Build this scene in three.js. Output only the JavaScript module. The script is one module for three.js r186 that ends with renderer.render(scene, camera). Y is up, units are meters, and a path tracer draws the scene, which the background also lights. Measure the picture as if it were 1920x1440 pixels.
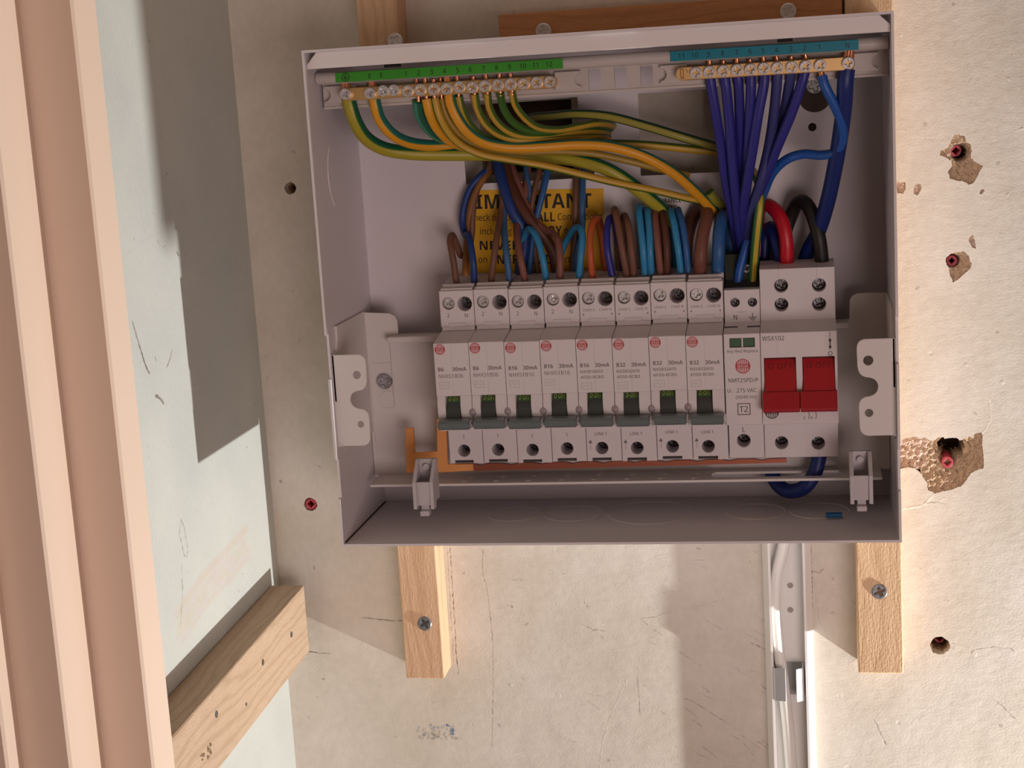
import * as THREE from 'three';
import { mergeGeometries } from 'three/addons/utils/BufferGeometryUtils.js';
import { RoundedBoxGeometry } from 'three/addons/geometries/RoundedBoxGeometry.js';
import { RectAreaLightUniformsLib } from 'three/addons/lights/RectAreaLightUniformsLib.js';
import { createNoise2D } from 'simplex-noise';

// ---------------------------------------------------------------- camera, light, exposure
// Everything is modelled in millimetres about the middle of the metal box and brought to metres here.
const S = 0.001, OY = 1500;                              // the box hangs 1.5 m above the floor
const P = (x, y, z) => new THREE.Vector3(x * S, (y + OY) * S, z * S);
const scene = new THREE.Scene();
const renderer = new THREE.WebGLRenderer({ antialias: true });
renderer.toneMapping = THREE.LinearToneMapping;
renderer.toneMappingExposure = 1.05;
renderer.shadowMap.enabled = true;
RectAreaLightUniformsLib.init();
const camera = new THREE.PerspectiveCamera(2 * Math.atan(720 / 2960.9) * 180 / Math.PI, 4 / 3, 0.02, 20);
camera.position.copy(P(94.5, 95.9, 825.5));
camera.up.set(0.0259, 0.98195, 0.1796);
{ const m = new THREE.Matrix4().set(
    0.98287, 0.02593, 0.18249, 0, -0.05926, 0.98195, 0.17962, 0, -0.17454, -0.18735, 0.96666, 0, 0, 0, 0, 1);
  camera.quaternion.setFromRotationMatrix(m); }
scene.add(camera);
scene.background = new THREE.Color(0x000000);

// the work lamp low on the right throws the hard grazing light; a warm panel is added behind the camera to fill the shadows
const LAMP = { pos: [600, -572, 94], aim: [-50, 110, 0], cone: 46, power: 2.95, colour: [1, 0.985, 0.955] };
const FILL = { pos: [720, -420, 1750], aim: [0, 0, 0], w: 900, h: 700, power: 4.3, colour: [1, 0.79, 0.76] };
const spot = new THREE.SpotLight(new THREE.Color().setRGB(...LAMP.colour), LAMP.power, 0, LAMP.cone * Math.PI / 180, 1, 2);
const soft = new THREE.RectAreaLight(new THREE.Color().setRGB(...FILL.colour), FILL.power, FILL.w * S, FILL.h * S);

// ---------------------------------------------------------------- helpers
let seed = 7;
const rnd = () => { seed = (seed * 1664525 + 1013904223) >>> 0; return seed / 4294967296; };
const rr = (a, b) => a + (b - a) * rnd();
const noise2 = createNoise2D(rnd);
const fbm = (x, y, o = 4) => { let s = 0, a = 0.5; for (let i = 0; i < o; i++) { s += a * noise2(x, y); x *= 2.03; y *= 2.03; a *= 0.5; } return s; };
const taken = {};
const numbered = (n) => { taken[n] = (taken[n] ?? -1) + 1; return taken[n] ? n + '_' + String(taken[n]).padStart(3, '0') : n; };
const RB = (w, h, d, r = 0.5, seg = 2) => new RoundedBoxGeometry(w, h, d, seg, r);
const at = (g, x, y, z) => g.translate(x, y, z);
const bx = (x0, x1, y0, y1, z0, z1, r = 0) => at(r ? RB(x1 - x0, y1 - y0, z1 - z0, r) : new THREE.BoxGeometry(x1 - x0, y1 - y0, z1 - z0), (x0 + x1) / 2, (y0 + y1) / 2, (z0 + z1) / 2);
const cyl = (r, h, seg = 20, r2 = r) => new THREE.CylinderGeometry(r2, r, h, seg);
const cylZ = (r, z0, z1, x, y, seg = 20) => cyl(r, z1 - z0, seg).rotateX(Math.PI / 2).translate(x, y, (z0 + z1) / 2);
function shapeOf(pts) { const s = new THREE.Shape(); pts.forEach(([x, y], i) => i ? s.lineTo(x, y) : s.moveTo(x, y)); s.closePath(); return s; }
function holeOf(pts) { const s = new THREE.Path(); pts.forEach(([x, y], i) => i ? s.lineTo(x, y) : s.moveTo(x, y)); s.closePath(); return s; }
const circle = (x, y, r) => { const p = new THREE.Path(); p.absarc(x, y, r, 0, Math.PI * 2, true); return p; };
const pairs = (a) => { const o = []; for (let i = 0; i < a.length; i += 2) o.push([a[i], a[i + 1]]); return o; };
const triples = (a) => { const o = []; for (let i = 0; i < a.length; i += 3) o.push(new THREE.Vector3(a[i], a[i + 1], a[i + 2])); return o; };
function extrude(shape, depth, bevel = 0, seg = 16) {            // along +z from 0
  return new THREE.ExtrudeGeometry(shape, { depth: depth - 2 * bevel, bevelEnabled: bevel > 0, bevelSize: bevel, bevelThickness: bevel, bevelOffset: -bevel, bevelSegments: 1, curveSegments: seg }).translate(0, 0, bevel);
}
const plateXY = (shape, z0, z1, bevel = 0, seg = 16) => extrude(shape, z1 - z0, bevel, seg).translate(0, 0, z0);
function profX(zy, x0, x1, bevel = 0) {                           // a (z, y) outline swept along x
  const g = extrude(shapeOf(zy.map(([z, y]) => [-z, y])), x1 - x0, bevel);
  return g.rotateY(Math.PI / 2).translate(x0, 0, 0);
}
function profY(xz, y0, y1, bevel = 0) {                           // an (x, z) outline swept along y
  return extrude(shapeOf(xz.map(([x, z]) => [x, -z])), y1 - y0, bevel).rotateX(-Math.PI / 2).translate(0, y0, 0);
}
const shapeXZ = (shape, y0, y1) => extrude(shape, y1 - y0).rotateX(-Math.PI / 2).translate(0, y0, 0);
function boxUV(g, scale = 1, turn = false) {                      // uv from the face direction, in mm / scale
  const p = g.attributes.position, n = g.attributes.normal, uv = new Float32Array(p.count * 2);
  for (let i = 0; i < p.count; i++) {
    const ax = Math.abs(n.getX(i)), ay = Math.abs(n.getY(i)), az = Math.abs(n.getZ(i));
    let u, v;
    if (az >= ax && az >= ay) { u = p.getX(i); v = p.getY(i); } else if (ax >= ay) { u = p.getZ(i); v = p.getY(i); } else { u = p.getX(i); v = p.getZ(i); }
    if (turn) [u, v] = [v, u];
    uv[2 * i] = u / scale; uv[2 * i + 1] = v / scale;
  }
  g.setAttribute('uv', new THREE.BufferAttribute(uv, 2)); return g;
}
function frontUV(g, x0, y0, w, h) {                               // uv straight onto the front face
  const p = g.attributes.position, uv = new Float32Array(p.count * 2);
  for (let i = 0; i < p.count; i++) { uv[2 * i] = (p.getX(i) - x0) / w; uv[2 * i + 1] = (p.getY(i) - y0) / h; }
  g.setAttribute('uv', new THREE.BufferAttribute(uv, 2)); return g;
}
function join(list) {
  const gs = (Array.isArray(list) ? list : [list]).map((g) => {
    const q = g.index ? g.toNonIndexed() : g.clone();
    for (const k of Object.keys(q.attributes)) if (!['position', 'normal', 'uv'].includes(k)) q.deleteAttribute(k);
    if (!q.attributes.uv) q.setAttribute('uv', new THREE.BufferAttribute(new Float32Array(q.attributes.position.count * 2), 2));
    return q;
  });
  return gs.length > 1 ? mergeGeometries(gs) : gs[0];
}
const bake = (list) => join(list).scale(S, S, S);
function mesh(name, list, mat, parent = scene, pos) {             // one named Mesh; geometry given in mm
  const m = new THREE.Mesh(list.isBaked ? list : bake(list), mat);
  m.name = parent === scene ? numbered(name) : name;
  m.castShadow = m.receiveShadow = true;
  const q = pos ?? [0, 0, 0]; m.position.set(q[0] * S, (q[1] + (parent === scene ? OY : 0)) * S, q[2] * S);
  parent.add(m); return m;
}
const baked = (list) => { const g = bake(list); g.isBaked = true; return g; };
function tag(o, label, category, group) { o.userData.label = label; o.userData.category = category; if (group) o.userData.group = group; return o; }
function thing(name, label, category, [x, y, z] = [0, 0, 0], group) {
  const o = new THREE.Group(); o.name = numbered(name); o.position.copy(P(x, y, z)); scene.add(o); return tag(o, label, category, group);
}
function struct(name, pos = [0, 0, 0]) { const o = new THREE.Group(); o.name = numbered(name); o.position.copy(P(...pos)); o.userData.kind = 'structure'; scene.add(o); return o; }
const lin = (r, g, b) => new THREE.Color().setRGB(r, g, b);
const M = (color, roughness = 0.6, o = {}) => new THREE.MeshStandardMaterial({ color, roughness, ...o });

// ---------------------------------------------------------------- textures
function canvasTex(w, h, draw, srgb = true, repeat = false) {
  const c = document.createElement('canvas'); c.width = w; c.height = h;
  const g = c.getContext('2d'); draw(g, w, h, c);
  const t = new THREE.CanvasTexture(c); if (srgb) t.colorSpace = THREE.SRGBColorSpace;
  if (repeat) t.wrapS = t.wrapT = THREE.RepeatWrapping;
  t.anisotropy = 8; return t;
}
function pixelTex(w, h, f, ch = 3, srgb = true) {                 // f(u, v) -> values 0..255
  const d = new Uint8Array(w * h * 4);
  for (let y = 0, k = 0; y < h; y++) for (let x = 0; x < w; x++, k += 4) {
    const v = f((x + 0.5) / w, (y + 0.5) / h);
    d[k] = v[0]; d[k + 1] = v[1 % v.length]; d[k + 2] = v[2 % v.length]; d[k + 3] = 255;
  }
  const t = new THREE.DataTexture(d, w, h, THREE.RGBAFormat); t.magFilter = THREE.LinearFilter; t.minFilter = THREE.LinearFilter;
  t.wrapS = t.wrapT = THREE.RepeatWrapping; if (srgb) t.colorSpace = THREE.SRGBColorSpace; t.needsUpdate = true; return t;
}
const clamp = (v) => Math.max(0, Math.min(255, v));
// old painted plaster: 520 mm square, lower left corner at (-220, -330)
const WX = (x) => (x + 220) / 520 * 2048, WY = (y) => (1 - (y + 330) / 520) * 2048;
const pencil = [
  [[-106.6, -155, -106.9, -178, -107.4, -223, -106.7, -231], 1.5, '#4c4038', 0.8], [[-108.5, -155, -108.6, -184, -109.3, -223], 1.2, '#5c5046', 0.6],
  [[-87.8, -156, -88.6, -169, -86.6, -181, -85.3, -210, -87, -242, -90, -275], 1.3, '#8a7866', 0.75],
  [[-162, -196.7, -155, -197.4, -144, -198.6, -134, -198.3], 2.2, '#5f544a', 0.6], [[95.1, -155, 94.9, -166, 95.3, -182, 94.5, -194, 93.8, -205], 3, '#4a3a32', 0.85],
  [[95.4, -169.5, 99, -170.8, 102, -168.7], 2, '#5c4a40', 0.7], [[-35, -199.7, -27.6, -203.5, -20, -204.8], 1.3, '#554a44', 0.5], [[-30, -206, -25, -203], 1, '#554a44', 0.4],
  [[-31.4, -187, -28.6, -191.5], 1.5, '#6a5e54', 0.5], [[23.4, -244.4, 30, -247.5, 36.6, -252.2, 48.8, -260.6], 2, '#57504e', 0.42],
  [[-7.7, -230, -17.8, -251, -25, -271, -27.2, -287], 1.1, '#d8cdb8', 0.3], [[-3.2, -232, -2.7, -254], 2, '#6a6058', 0.5], [[180.5, -214.5, 190, -213, 200, -213.8, 202, -215.6], 1.8, '#6a625a', 0.6],
  [[156, -132, 161, -131.6, 167, -132.6], 2, '#6a625a', 0.6], [[185.3, -95, 190.3, -88, 189.5, -75], 2, '#f0ead8', 0.8], [[143.6, -135.4, 154.8, -133.5, 161, -126.8], 3.5, '#f5efe0', 0.8],
  [[127.5, -255.8, 133, -269.8], 2.5, '#4d4a48', 0.65], [[-195.5, -217.7, -188, -218.6, -182.6, -219], 2.4, '#4a4038', 0.75], [[190, -242.6, 196, -247, 202.7, -254.7], 2, '#6a625a', 0.55],
  [[18, -192.5, 8, -196, 0, -197.2], 1.5, '#7a6e62', 0.5], [[0, -197, 6, -203, 12, -207], 1.4, '#7a6e62', 0.45], [[23, -192, 40, -188, 60, -182], 0.9, '#7a6e62', 0.3],
  [[96, -172, 99, -200], 1, '#8a7e70', 0.3], [[150, 85, 175, 90, 200, 84], 1.4, '#b5a890', 0.2], [[150, 62, 168, 60, 190, 66], 1.2, '#a89a84', 0.2]];
function strokes(g, list, X, Y, k = 1) {
  g.lineCap = 'round'; g.lineJoin = 'round';
  for (const [pts, w, col, al] of list) {
    const q = pairs(pts);
    for (let i = 0; i + 1 < q.length; i++) {                      // a broken, uneven line
      const n = Math.max(2, Math.round(Math.hypot(q[i + 1][0] - q[i][0], q[i + 1][1] - q[i][1]) / 1.5));
      for (let j = 0; j < n; j++) {
        const f = (t) => [X(q[i][0] + (q[i + 1][0] - q[i][0]) * t + 0.4 * noise2(t * 9 + i * 7, w)), Y(q[i][1] + (q[i + 1][1] - q[i][1]) * t + 0.25 * noise2(t * 8, i * 5 + w + 3))];
        g.globalAlpha = al * (0.15 + 0.85 * rnd()); g.strokeStyle = col; g.lineWidth = k * w * (0.4 + 1.2 * rnd());
        const a = f(j / n), b = f((j + 1) / n); g.beginPath(); g.moveTo(...a); g.lineTo(...b); g.stroke();
      }
    }
  }
  g.globalAlpha = 1;
}
const wallColour = canvasTex(2048, 2048, (g, w, h) => {
  const im = g.createImageData(w, h), d = im.data;
  const coarse = new Float32Array(257 * 257);
  for (let j = 0; j < 257; j++) for (let i = 0; i < 257; i++) coarse[j * 257 + i] = fbm(i / 40, j / 40, 4);
  for (let y = 0, k = 0; y < h; y++) for (let x = 0; x < w; x++, k += 4) {
    const a = coarse[(y >> 3) * 257 + (x >> 3)], f = noise2(x / 5, y / 7) * 1.8 + noise2(x / 21, y / 34) * 2.6 + 3 * Math.min(0, noise2(x / 70 + 9, y / 60)) + (rnd() - 0.5) * 5;
    d[k] = clamp(215 + a * 9 + f); d[k + 1] = clamp(207 + a * 10 + f); d[k + 2] = clamp(194 + a * 13 + f); d[k + 3] = 255;
  }
  g.putImageData(im, 0, 0);
  for (let i = 0; i < 260; i++) {                                 // specks, scuffs and dabs
    const x = rnd() * w, y = rnd() * h, dark = rnd() < 0.6;
    g.globalAlpha = rr(0.08, 0.35); g.fillStyle = dark ? '#6b5d50' : '#f4eede'; g.beginPath(); g.ellipse(x, y, rr(1, 6), rr(1, 4), rnd() * 3, 0, 7); g.fill();
  }
  g.globalAlpha = 1;
  const sc = []; for (let i = 0; i < 60; i++) { const x = rr(-160, 200), y = rr(-300, -160), a = rr(-0.9, 0.2), l = rr(2, 11); sc.push([[x, y, x + l * Math.cos(a), y + l * Math.sin(a)], rr(0.7, 1.8), rnd() < 0.7 ? '#7a6c60' : '#9a8c7c', rr(0.15, 0.4)]); }
  for (let i = 0; i < 26; i++) { const x = rr(20, 66), y = rr(-300, -190), a = rr(-0.75, -0.4), l = rr(4, 16); sc.push([[x, y, x + l * Math.cos(a), y + l * Math.sin(a)], rr(0.9, 2.4), '#5d5552', rr(0.2, 0.5)]); }
  strokes(g, sc, WX, WY); strokes(g, pencil, WX, WY);
  for (let i = 0; i < 60; i++) { g.globalAlpha = rr(0.1, 0.4); g.fillStyle = rnd() < 0.75 ? '#6d675f' : '#4f6f94'; g.beginPath(); g.ellipse(WX(rr(-134, -110)), WY(rr(-271, -262)), rr(1, 5), rr(1, 5), 0, 0, 7); g.fill(); }
  for (let i = 0; i < 14; i++) { g.globalAlpha = rr(0.2, 0.55); g.fillStyle = '#3f628f'; g.beginPath(); g.ellipse(WX(rr(-116, -112)), WY(rr(-268, -262)), rr(1, 4), rr(1, 5), 0, 0, 7); g.fill(); }
  g.globalAlpha = 1;
}, true, true);
const wallBump = canvasTex(2048, 2048, (g, w, h) => {
  const im = g.createImageData(w, h), d = im.data;
  for (let y = 0, k = 0; y < h; y++) for (let x = 0; x < w; x++, k += 4) {
    const v = 128 + 34 * noise2(x / 95, y / 120) + 12 * noise2(x / 34, y / 22) + 9 * noise2(x / 9, y / 6) + 2.5 * noise2(x / 3.1, y / 12);
    d[k] = d[k + 1] = d[k + 2] = clamp(v); d[k + 3] = 255;
  }
  g.putImageData(im, 0, 0);
  for (let i = 0; i < 90; i++) { const x = rnd() * w, y = rnd() * h, r = rr(2, 6); g.globalAlpha = rr(0.3, 0.7); g.fillStyle = rnd() < 0.7 ? '#d8d8d8' : '#303030'; g.beginPath(); g.ellipse(x, y, r * rr(0.6, 1.6), r, rnd() * 3, 0, 7); g.fill(); }
  g.globalAlpha = 1; strokes(g, pencil.filter(([, , c]) => c[1] !== 'f' && c[1] !== 'd').map(([p, ww]) => [p, ww * 0.6, '#505050', 0.5]), WX, WY);
  strokes(g, pencil.filter(([, , c]) => c[1] === 'f' || c[1] === 'd').map(([p, ww]) => [p, ww, '#c8c8c8', 0.6]), WX, WY);
}, false, true);
// side wall: u along z over 230 mm from -20, v along y over 520 mm from -330
const LX = (z) => (z + 20) / 230 * 768, LY = (y) => (1 - (y + 330) / 520) * 2048;
const sideColour = canvasTex(768, 2048, (g, w, h) => {
  const im = g.createImageData(w, h), d = im.data;
  for (let y = 0, k = 0; y < h; y++) for (let x = 0; x < w; x++, k += 4) {
    const a = fbm(x / 300, y / 420, 3), f = noise2(x / 8, y / 22) * 2 + (rnd() - 0.5) * 4;
    d[k] = clamp(193 + a * 8 + f); d[k + 1] = clamp(196 + a * 7 + f); d[k + 2] = clamp(190 + a * 6 + f); d[k + 3] = 255;
  }
  g.putImageData(im, 0, 0);
  const st = []; for (let i = 0; i < 34; i++) { const o = rr(-9, 9); st.push([[25 + rr(-5, 6), -138 + o, 60, -141 + o, 95, -144 + o, 132, -152 + o], rr(6, 22), '#c9ae8c', 0.028]); }
  strokes(g, st, LX, LY);
  strokes(g, [[[146, 4, 141, -9, 135.5, -20, 133, -23], 3.4, '#5c5248', 0.85], [[128, -35, 123, -37.5, 119.4, -40.7], 5, '#57493a', 0.8], [[113, -100, 117, -106, 114, -118, 111, -120, 108.6, -116, 110.5, -105, 113, -100], 1.8, '#5d564e', 0.7],
    [[118, -122, 120.3, -135, 127.4, -152], 3.2, '#8c8378', 0.6], [[125, -16.7, 123, -19], 2.5, '#5c5248', 0.7], [[104, -17.2, 106, -20, 112, -24], 2, '#5c5248', 0.6], [[86, 30, 83.5, 27], 3, '#57504a', 0.7], [[83.4, -19, 85, -12], 1.6, '#777', 0.6],
    [[108, 37.6, 103, 33, 99, 34], 1.6, '#5f574e', 0.55], [[120, 26, 124, 60], 1, '#999', 0.3], [[146, 34, 130, 38, 100, 41], 1.2, '#999', 0.35]], LX, LY);
  for (let i = 0; i < 60; i++) { g.globalAlpha = rr(0.1, 0.5); g.fillStyle = '#756b60'; g.beginPath(); g.ellipse(rnd() * w, rnd() * h, rr(0.6, 2.6), rr(0.6, 3), 0, 0, 7); g.fill(); }
  g.globalAlpha = 1;
}, true, true);
const sideBump = pixelTex(384, 1024, (u, v) => [clamp(128 + 50 * noise2(u * 5, v * 9) + 14 * noise2(u * 26, v * 60) + 6 * noise2(u * 90, v * 160))], 1, false);
// sawn pine, grain along v; one tile is 90 x 360 mm
const pineColour = pixelTex(384, 1024, (u, v) => {
  const x = u * 90, y = v * 360, w = x + 5 * noise2(x / 40, y / 160) + 1.2 * noise2(x / 9, y / 40);
  const ring = 0.5 + 0.5 * Math.sin(w * 0.95 + 2.2 * noise2(w / 18, y / 300)), fib = noise2(x * 1.6, y / 14), pore = noise2(x * 4, y / 3) > 0.72 ? -9 : 0;
  const k = Math.pow(ring, 3) * -13 + fib * 7 + pore;
  return [clamp(221 + k), clamp(192 + k * 1.1), clamp(158 + k * 1.2)];
});
const pineBump = pixelTex(384, 1024, (u, v) => { const x = u * 90, y = v * 360; return [clamp(128 + 40 * noise2(x * 1.3, y / 12) + 36 * noise2(x * 0.5, y / 2.6) + 16 * noise2(x * 3, y / 1.2))]; }, 1, false);
const crumbBump = pixelTex(256, 256, (u, v) => [clamp(128 + 70 * fbm(u * 9, v * 9, 5) * 1.6)], 1, false);

// ---------------------------------------------------------------- materials
const MAT = {
  wall: M(0xffffff, 0.62, { map: wallColour, bumpMap: wallBump, bumpScale: 0.0006 }),
  wallFar: M(0xd0bfa8, 0.85), side: M(0xffffff, 0.6, { map: sideColour, bumpMap: sideBump, bumpScale: 0.0005 }),
  chip: M(0xd6b798, 0.95, { bumpMap: crumbBump, bumpScale: 0.002 }), chipPink: M(0xe4c6b2, 0.95, { bumpMap: crumbBump, bumpScale: 0.002 }), brick: M(0x4a3a30, 0.95), plug: M(0xb5404a, 0.5), plugDark: M(0x8e2c38, 0.5),
  frame: M(0xdbc4b1, 0.5), floor: M(0x8a7460, 0.8), ceiling: M(0xcfc4b6, 0.9),
  pine: M(0xfff8ee, 0.7, { map: pineColour, bumpMap: pineBump, bumpScale: 0.0003 }), pinePink: M(0xfbf0ea, 0.7, { map: pineColour, bumpMap: pineBump, bumpScale: 0.00025 }), pineDark: M(0xe2b896, 0.65, { map: pineColour, bumpMap: pineBump, bumpScale: 0.0004 }),
  pineGrey: M(0xd8d6da, 0.75, { map: pineColour, bumpMap: pineBump, bumpScale: 0.0004 }), nailHole: M(0x5a544c, 0.6, { metalness: 0.3 }),
  sheet: M(0xdad5d8, 0.42), sheetEdge: M(0xe8e3e2, 0.4), tray: M(0xd9d4d1, 0.45), dark: M(0x0c0a09, 0.8), seam: M(0x2b221c, 0.9),
  woodScrew: M(lin(0.2, 0.2, 0.21), 0.42, { metalness: 0.55 }), galvanised: M(lin(0.42, 0.43, 0.42), 0.5, { metalness: 0.35 }),
  steel: M(lin(0.78, 0.77, 0.78), 0.3, { metalness: 0.6 }), zinc: M(lin(0.5, 0.51, 0.53), 0.38, { metalness: 1 }), screwShaded: M(lin(0.22, 0.22, 0.23), 0.3, { metalness: 1 }), brassScrew: M(lin(0.55, 0.36, 0.13), 0.35, { metalness: 1 }),  // deep-set screws: darker metal holds the shade of their holes
  brass: M(lin(0.78, 0.52, 0.24), 0.38, { metalness: 0.9 }), copper: M(lin(0.78, 0.36, 0.2), 0.34, { metalness: 1 }), copperPlate: M(lin(0.88, 0.4, 0.14), 0.38, { metalness: 0.5 }), copperDark: M(lin(0.3, 0.1, 0.06), 0.45, { metalness: 0.7 }),
  greyPlastic: M(0xbdb7bb, 0.45), carrier: M(0xc2bab6, 0.45), lever: M(0x464c4a, 0.45), paddle: M(0x6a7679, 0.3), lug: M(0x9c8e92, 0.4), red: M(0xa3121f, 0.42), whitePlastic: M(0xf0eeea, 0.35), cable: M(0xf3f1ec, 0.4),
  spdDark: M(0x2a302a, 0.6), flag: M(0x2f5a38, 0.4), clear: new THREE.MeshPhysicalMaterial({ color: 0xffffff, roughness: 0.12, transmission: 0.85, thickness: 0.001, ior: 1.5 }),
  lampBody: M(0x2a2a2c, 0.5), softBody: M(0x303030, 0.6),
};

// ---------------------------------------------------------------- lamps
{
  const [x, y, z] = LAMP.pos, dir = new THREE.Vector3(LAMP.aim[0] - x, LAMP.aim[1] - y, LAMP.aim[2] - z).normalize();
  const t = thing('work_lamp', 'small bright work lamp on a stand to the lower right of the box', 'lamp', [x, y, z]);
  const q = new THREE.Quaternion().setFromUnitVectors(new THREE.Vector3(0, 0, 1), dir);
  const turn = (g) => g.applyQuaternion(q);
  mesh('housing', [turn(at(cyl(22, 44, 28, 16).rotateX(Math.PI / 2), 0, 0, -34)), turn(new THREE.TorusGeometry(21, 2, 10, 32).translate(0, 0, -12))], MAT.lampBody, t);
  mesh('lens', turn(new THREE.CircleGeometry(12, 28).translate(0, 0, -11)), new THREE.MeshStandardMaterial({ color: 0xffffff, emissive: 0xfff0dc, emissiveIntensity: 4 }), t);
  mesh('pole', [at(cyl(6, OY + y - 60, 16), -dir.x * 34, -(OY + y - 60) / 2 - 26, -dir.z * 34)], MAT.lampBody, t);
  mesh('base', [at(cyl(110, 18, 40), -dir.x * 34, -(OY + y) + 9, -dir.z * 34)], MAT.lampBody, t);
  spot.position.copy(P(x, y, z)); spot.target.position.copy(P(...LAMP.aim)); spot.castShadow = true; spot.shadow.radius = 0.35; spot.shadow.mapSize.set(2048, 2048);
  spot.name = 'work_lamp_light'; scene.add(spot, spot.target);
}
{  // unseen panel and stand, added only for the fill light
  const [x, y, z] = FILL.pos, t = thing('added_fill_panel', 'large warm panel on a stand, added behind the camera as fill light', 'lamp', FILL.pos);
  const q = new THREE.Quaternion().setFromUnitVectors(new THREE.Vector3(0, 0, 1), new THREE.Vector3(FILL.aim[0] - x, FILL.aim[1] - y, FILL.aim[2] - z).normalize());
  const turn = (g) => g.applyQuaternion(q);
  mesh('housing', turn(at(RB(FILL.w + 30, FILL.h + 30, 40, 12), 0, 0, -26)), MAT.softBody, t);
  mesh('panel', turn(new THREE.PlaneGeometry(FILL.w, FILL.h).translate(0, 0, -4)), new THREE.MeshStandardMaterial({ color: 0xffffff, emissive: new THREE.Color().setRGB(...FILL.colour), emissiveIntensity: 1.2 }), t);
  mesh('pole', at(cyl(14, OY + y, 20), 0, -(OY + y) / 2, 40), MAT.softBody, t);
  mesh('base', at(cyl(220, 20, 40), 0, -(OY + y) + 10, 40), MAT.softBody, t);
  soft.position.copy(P(x, y, z)); soft.lookAt(P(...FILL.aim)); soft.name = 'added_fill_light'; scene.add(soft);
}

// ---------------------------------------------------------------- the room
const chipA = [173,62.4,175.4,63,178.2,61.2,178.6,58.7,181,57,181.6,53.6,181,50.3,182.6,48.6,187,45.9,185,42.7,182.5,37.8,179.7,36.7,176.5,38.9,173.6,39.1,170.4,40.5,169.4,43.4,171.7,46.7,171.3,49.2,168.9,51,165.6,52.4,166.1,54.8,169.7,55.9,171,58.7];
const chipB = [168.4,-0.3,172.5,2.5,177.4,2.3,179.8,0,180.2,-2.9,181.2,-3.8,180.2,-6.8,175.7,-10.8,171.5,-13.7,170.1,-9.8,169.6,-5.9,168.1,-2.9];
const chipE = [142.7,-101.1,144.5,-97.5,147.3,-95.8,150.4,-95.6,154.5,-96.8,156.9,-96.3,159.3,-97.8,161.1,-97.9,163.5,-96.1,165.9,-96.1,166.6,-97.2,168.6,-96.6,172.4,-96.6,174.4,-98.1,176.5,-97.1,179.6,-96.1,180.9,-96.8,181.9,-94.8,184,-94,185.4,-94,186,-96.9,186.6,-108.9,186.3,-113.6,182.5,-114.6,180.1,-116,178.4,-118.2,176.6,-121.1,174.9,-123.3,169.7,-125,165.2,-125.7,161.1,-127.1,157.6,-124.9,157.3,-120.8,155,-117.8,153.3,-114.9,150.9,-112.8,147.4,-112,143.2,-113.2];
const flakes = [[181.5,11,179.1,8.5,181.5,4.2,183.3,3.3,182.5,8.4], [143.8,39.7,148.3,39.5,148.3,36.1,147,33.6,144.1,34.2], [152.8,38,155.7,38.3,156.3,35.7,154.1,32.3,152.3,33.4], [185.1,31.8,185.9,33.9,187.2,34.2,187.7,33.2,186.1,31.6]];
const rough = (cx, cy, r, n = 22, k = 0.12) => { const o = []; for (let i = 0; i < n; i++) { const a = -i / n * Math.PI * 2, q = r * (1 + k * noise2(cx + 2 * Math.cos(a), cy + 2 * Math.sin(a))); o.push([cx + q * Math.cos(a), cy + q * Math.sin(a)]); } return o; };
function finer(pts, amp = 0.35) {                                  // a broken edge: midpoints pushed in and out
  let q = pts;
  for (let k = 0; k < 2; k++) { const o = []; q.forEach((p, i) => { const n = q[(i + 1) % q.length]; o.push(p, [(p[0] + n[0]) / 2 + rr(-amp, amp), (p[1] + n[1]) / 2 + rr(-amp, amp)]); }); q = o; amp *= 0.55; }
  return q;
}
const cavity = [[-74, 54], [-74, 92], [-24, 92], [-24, 54]];
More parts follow.
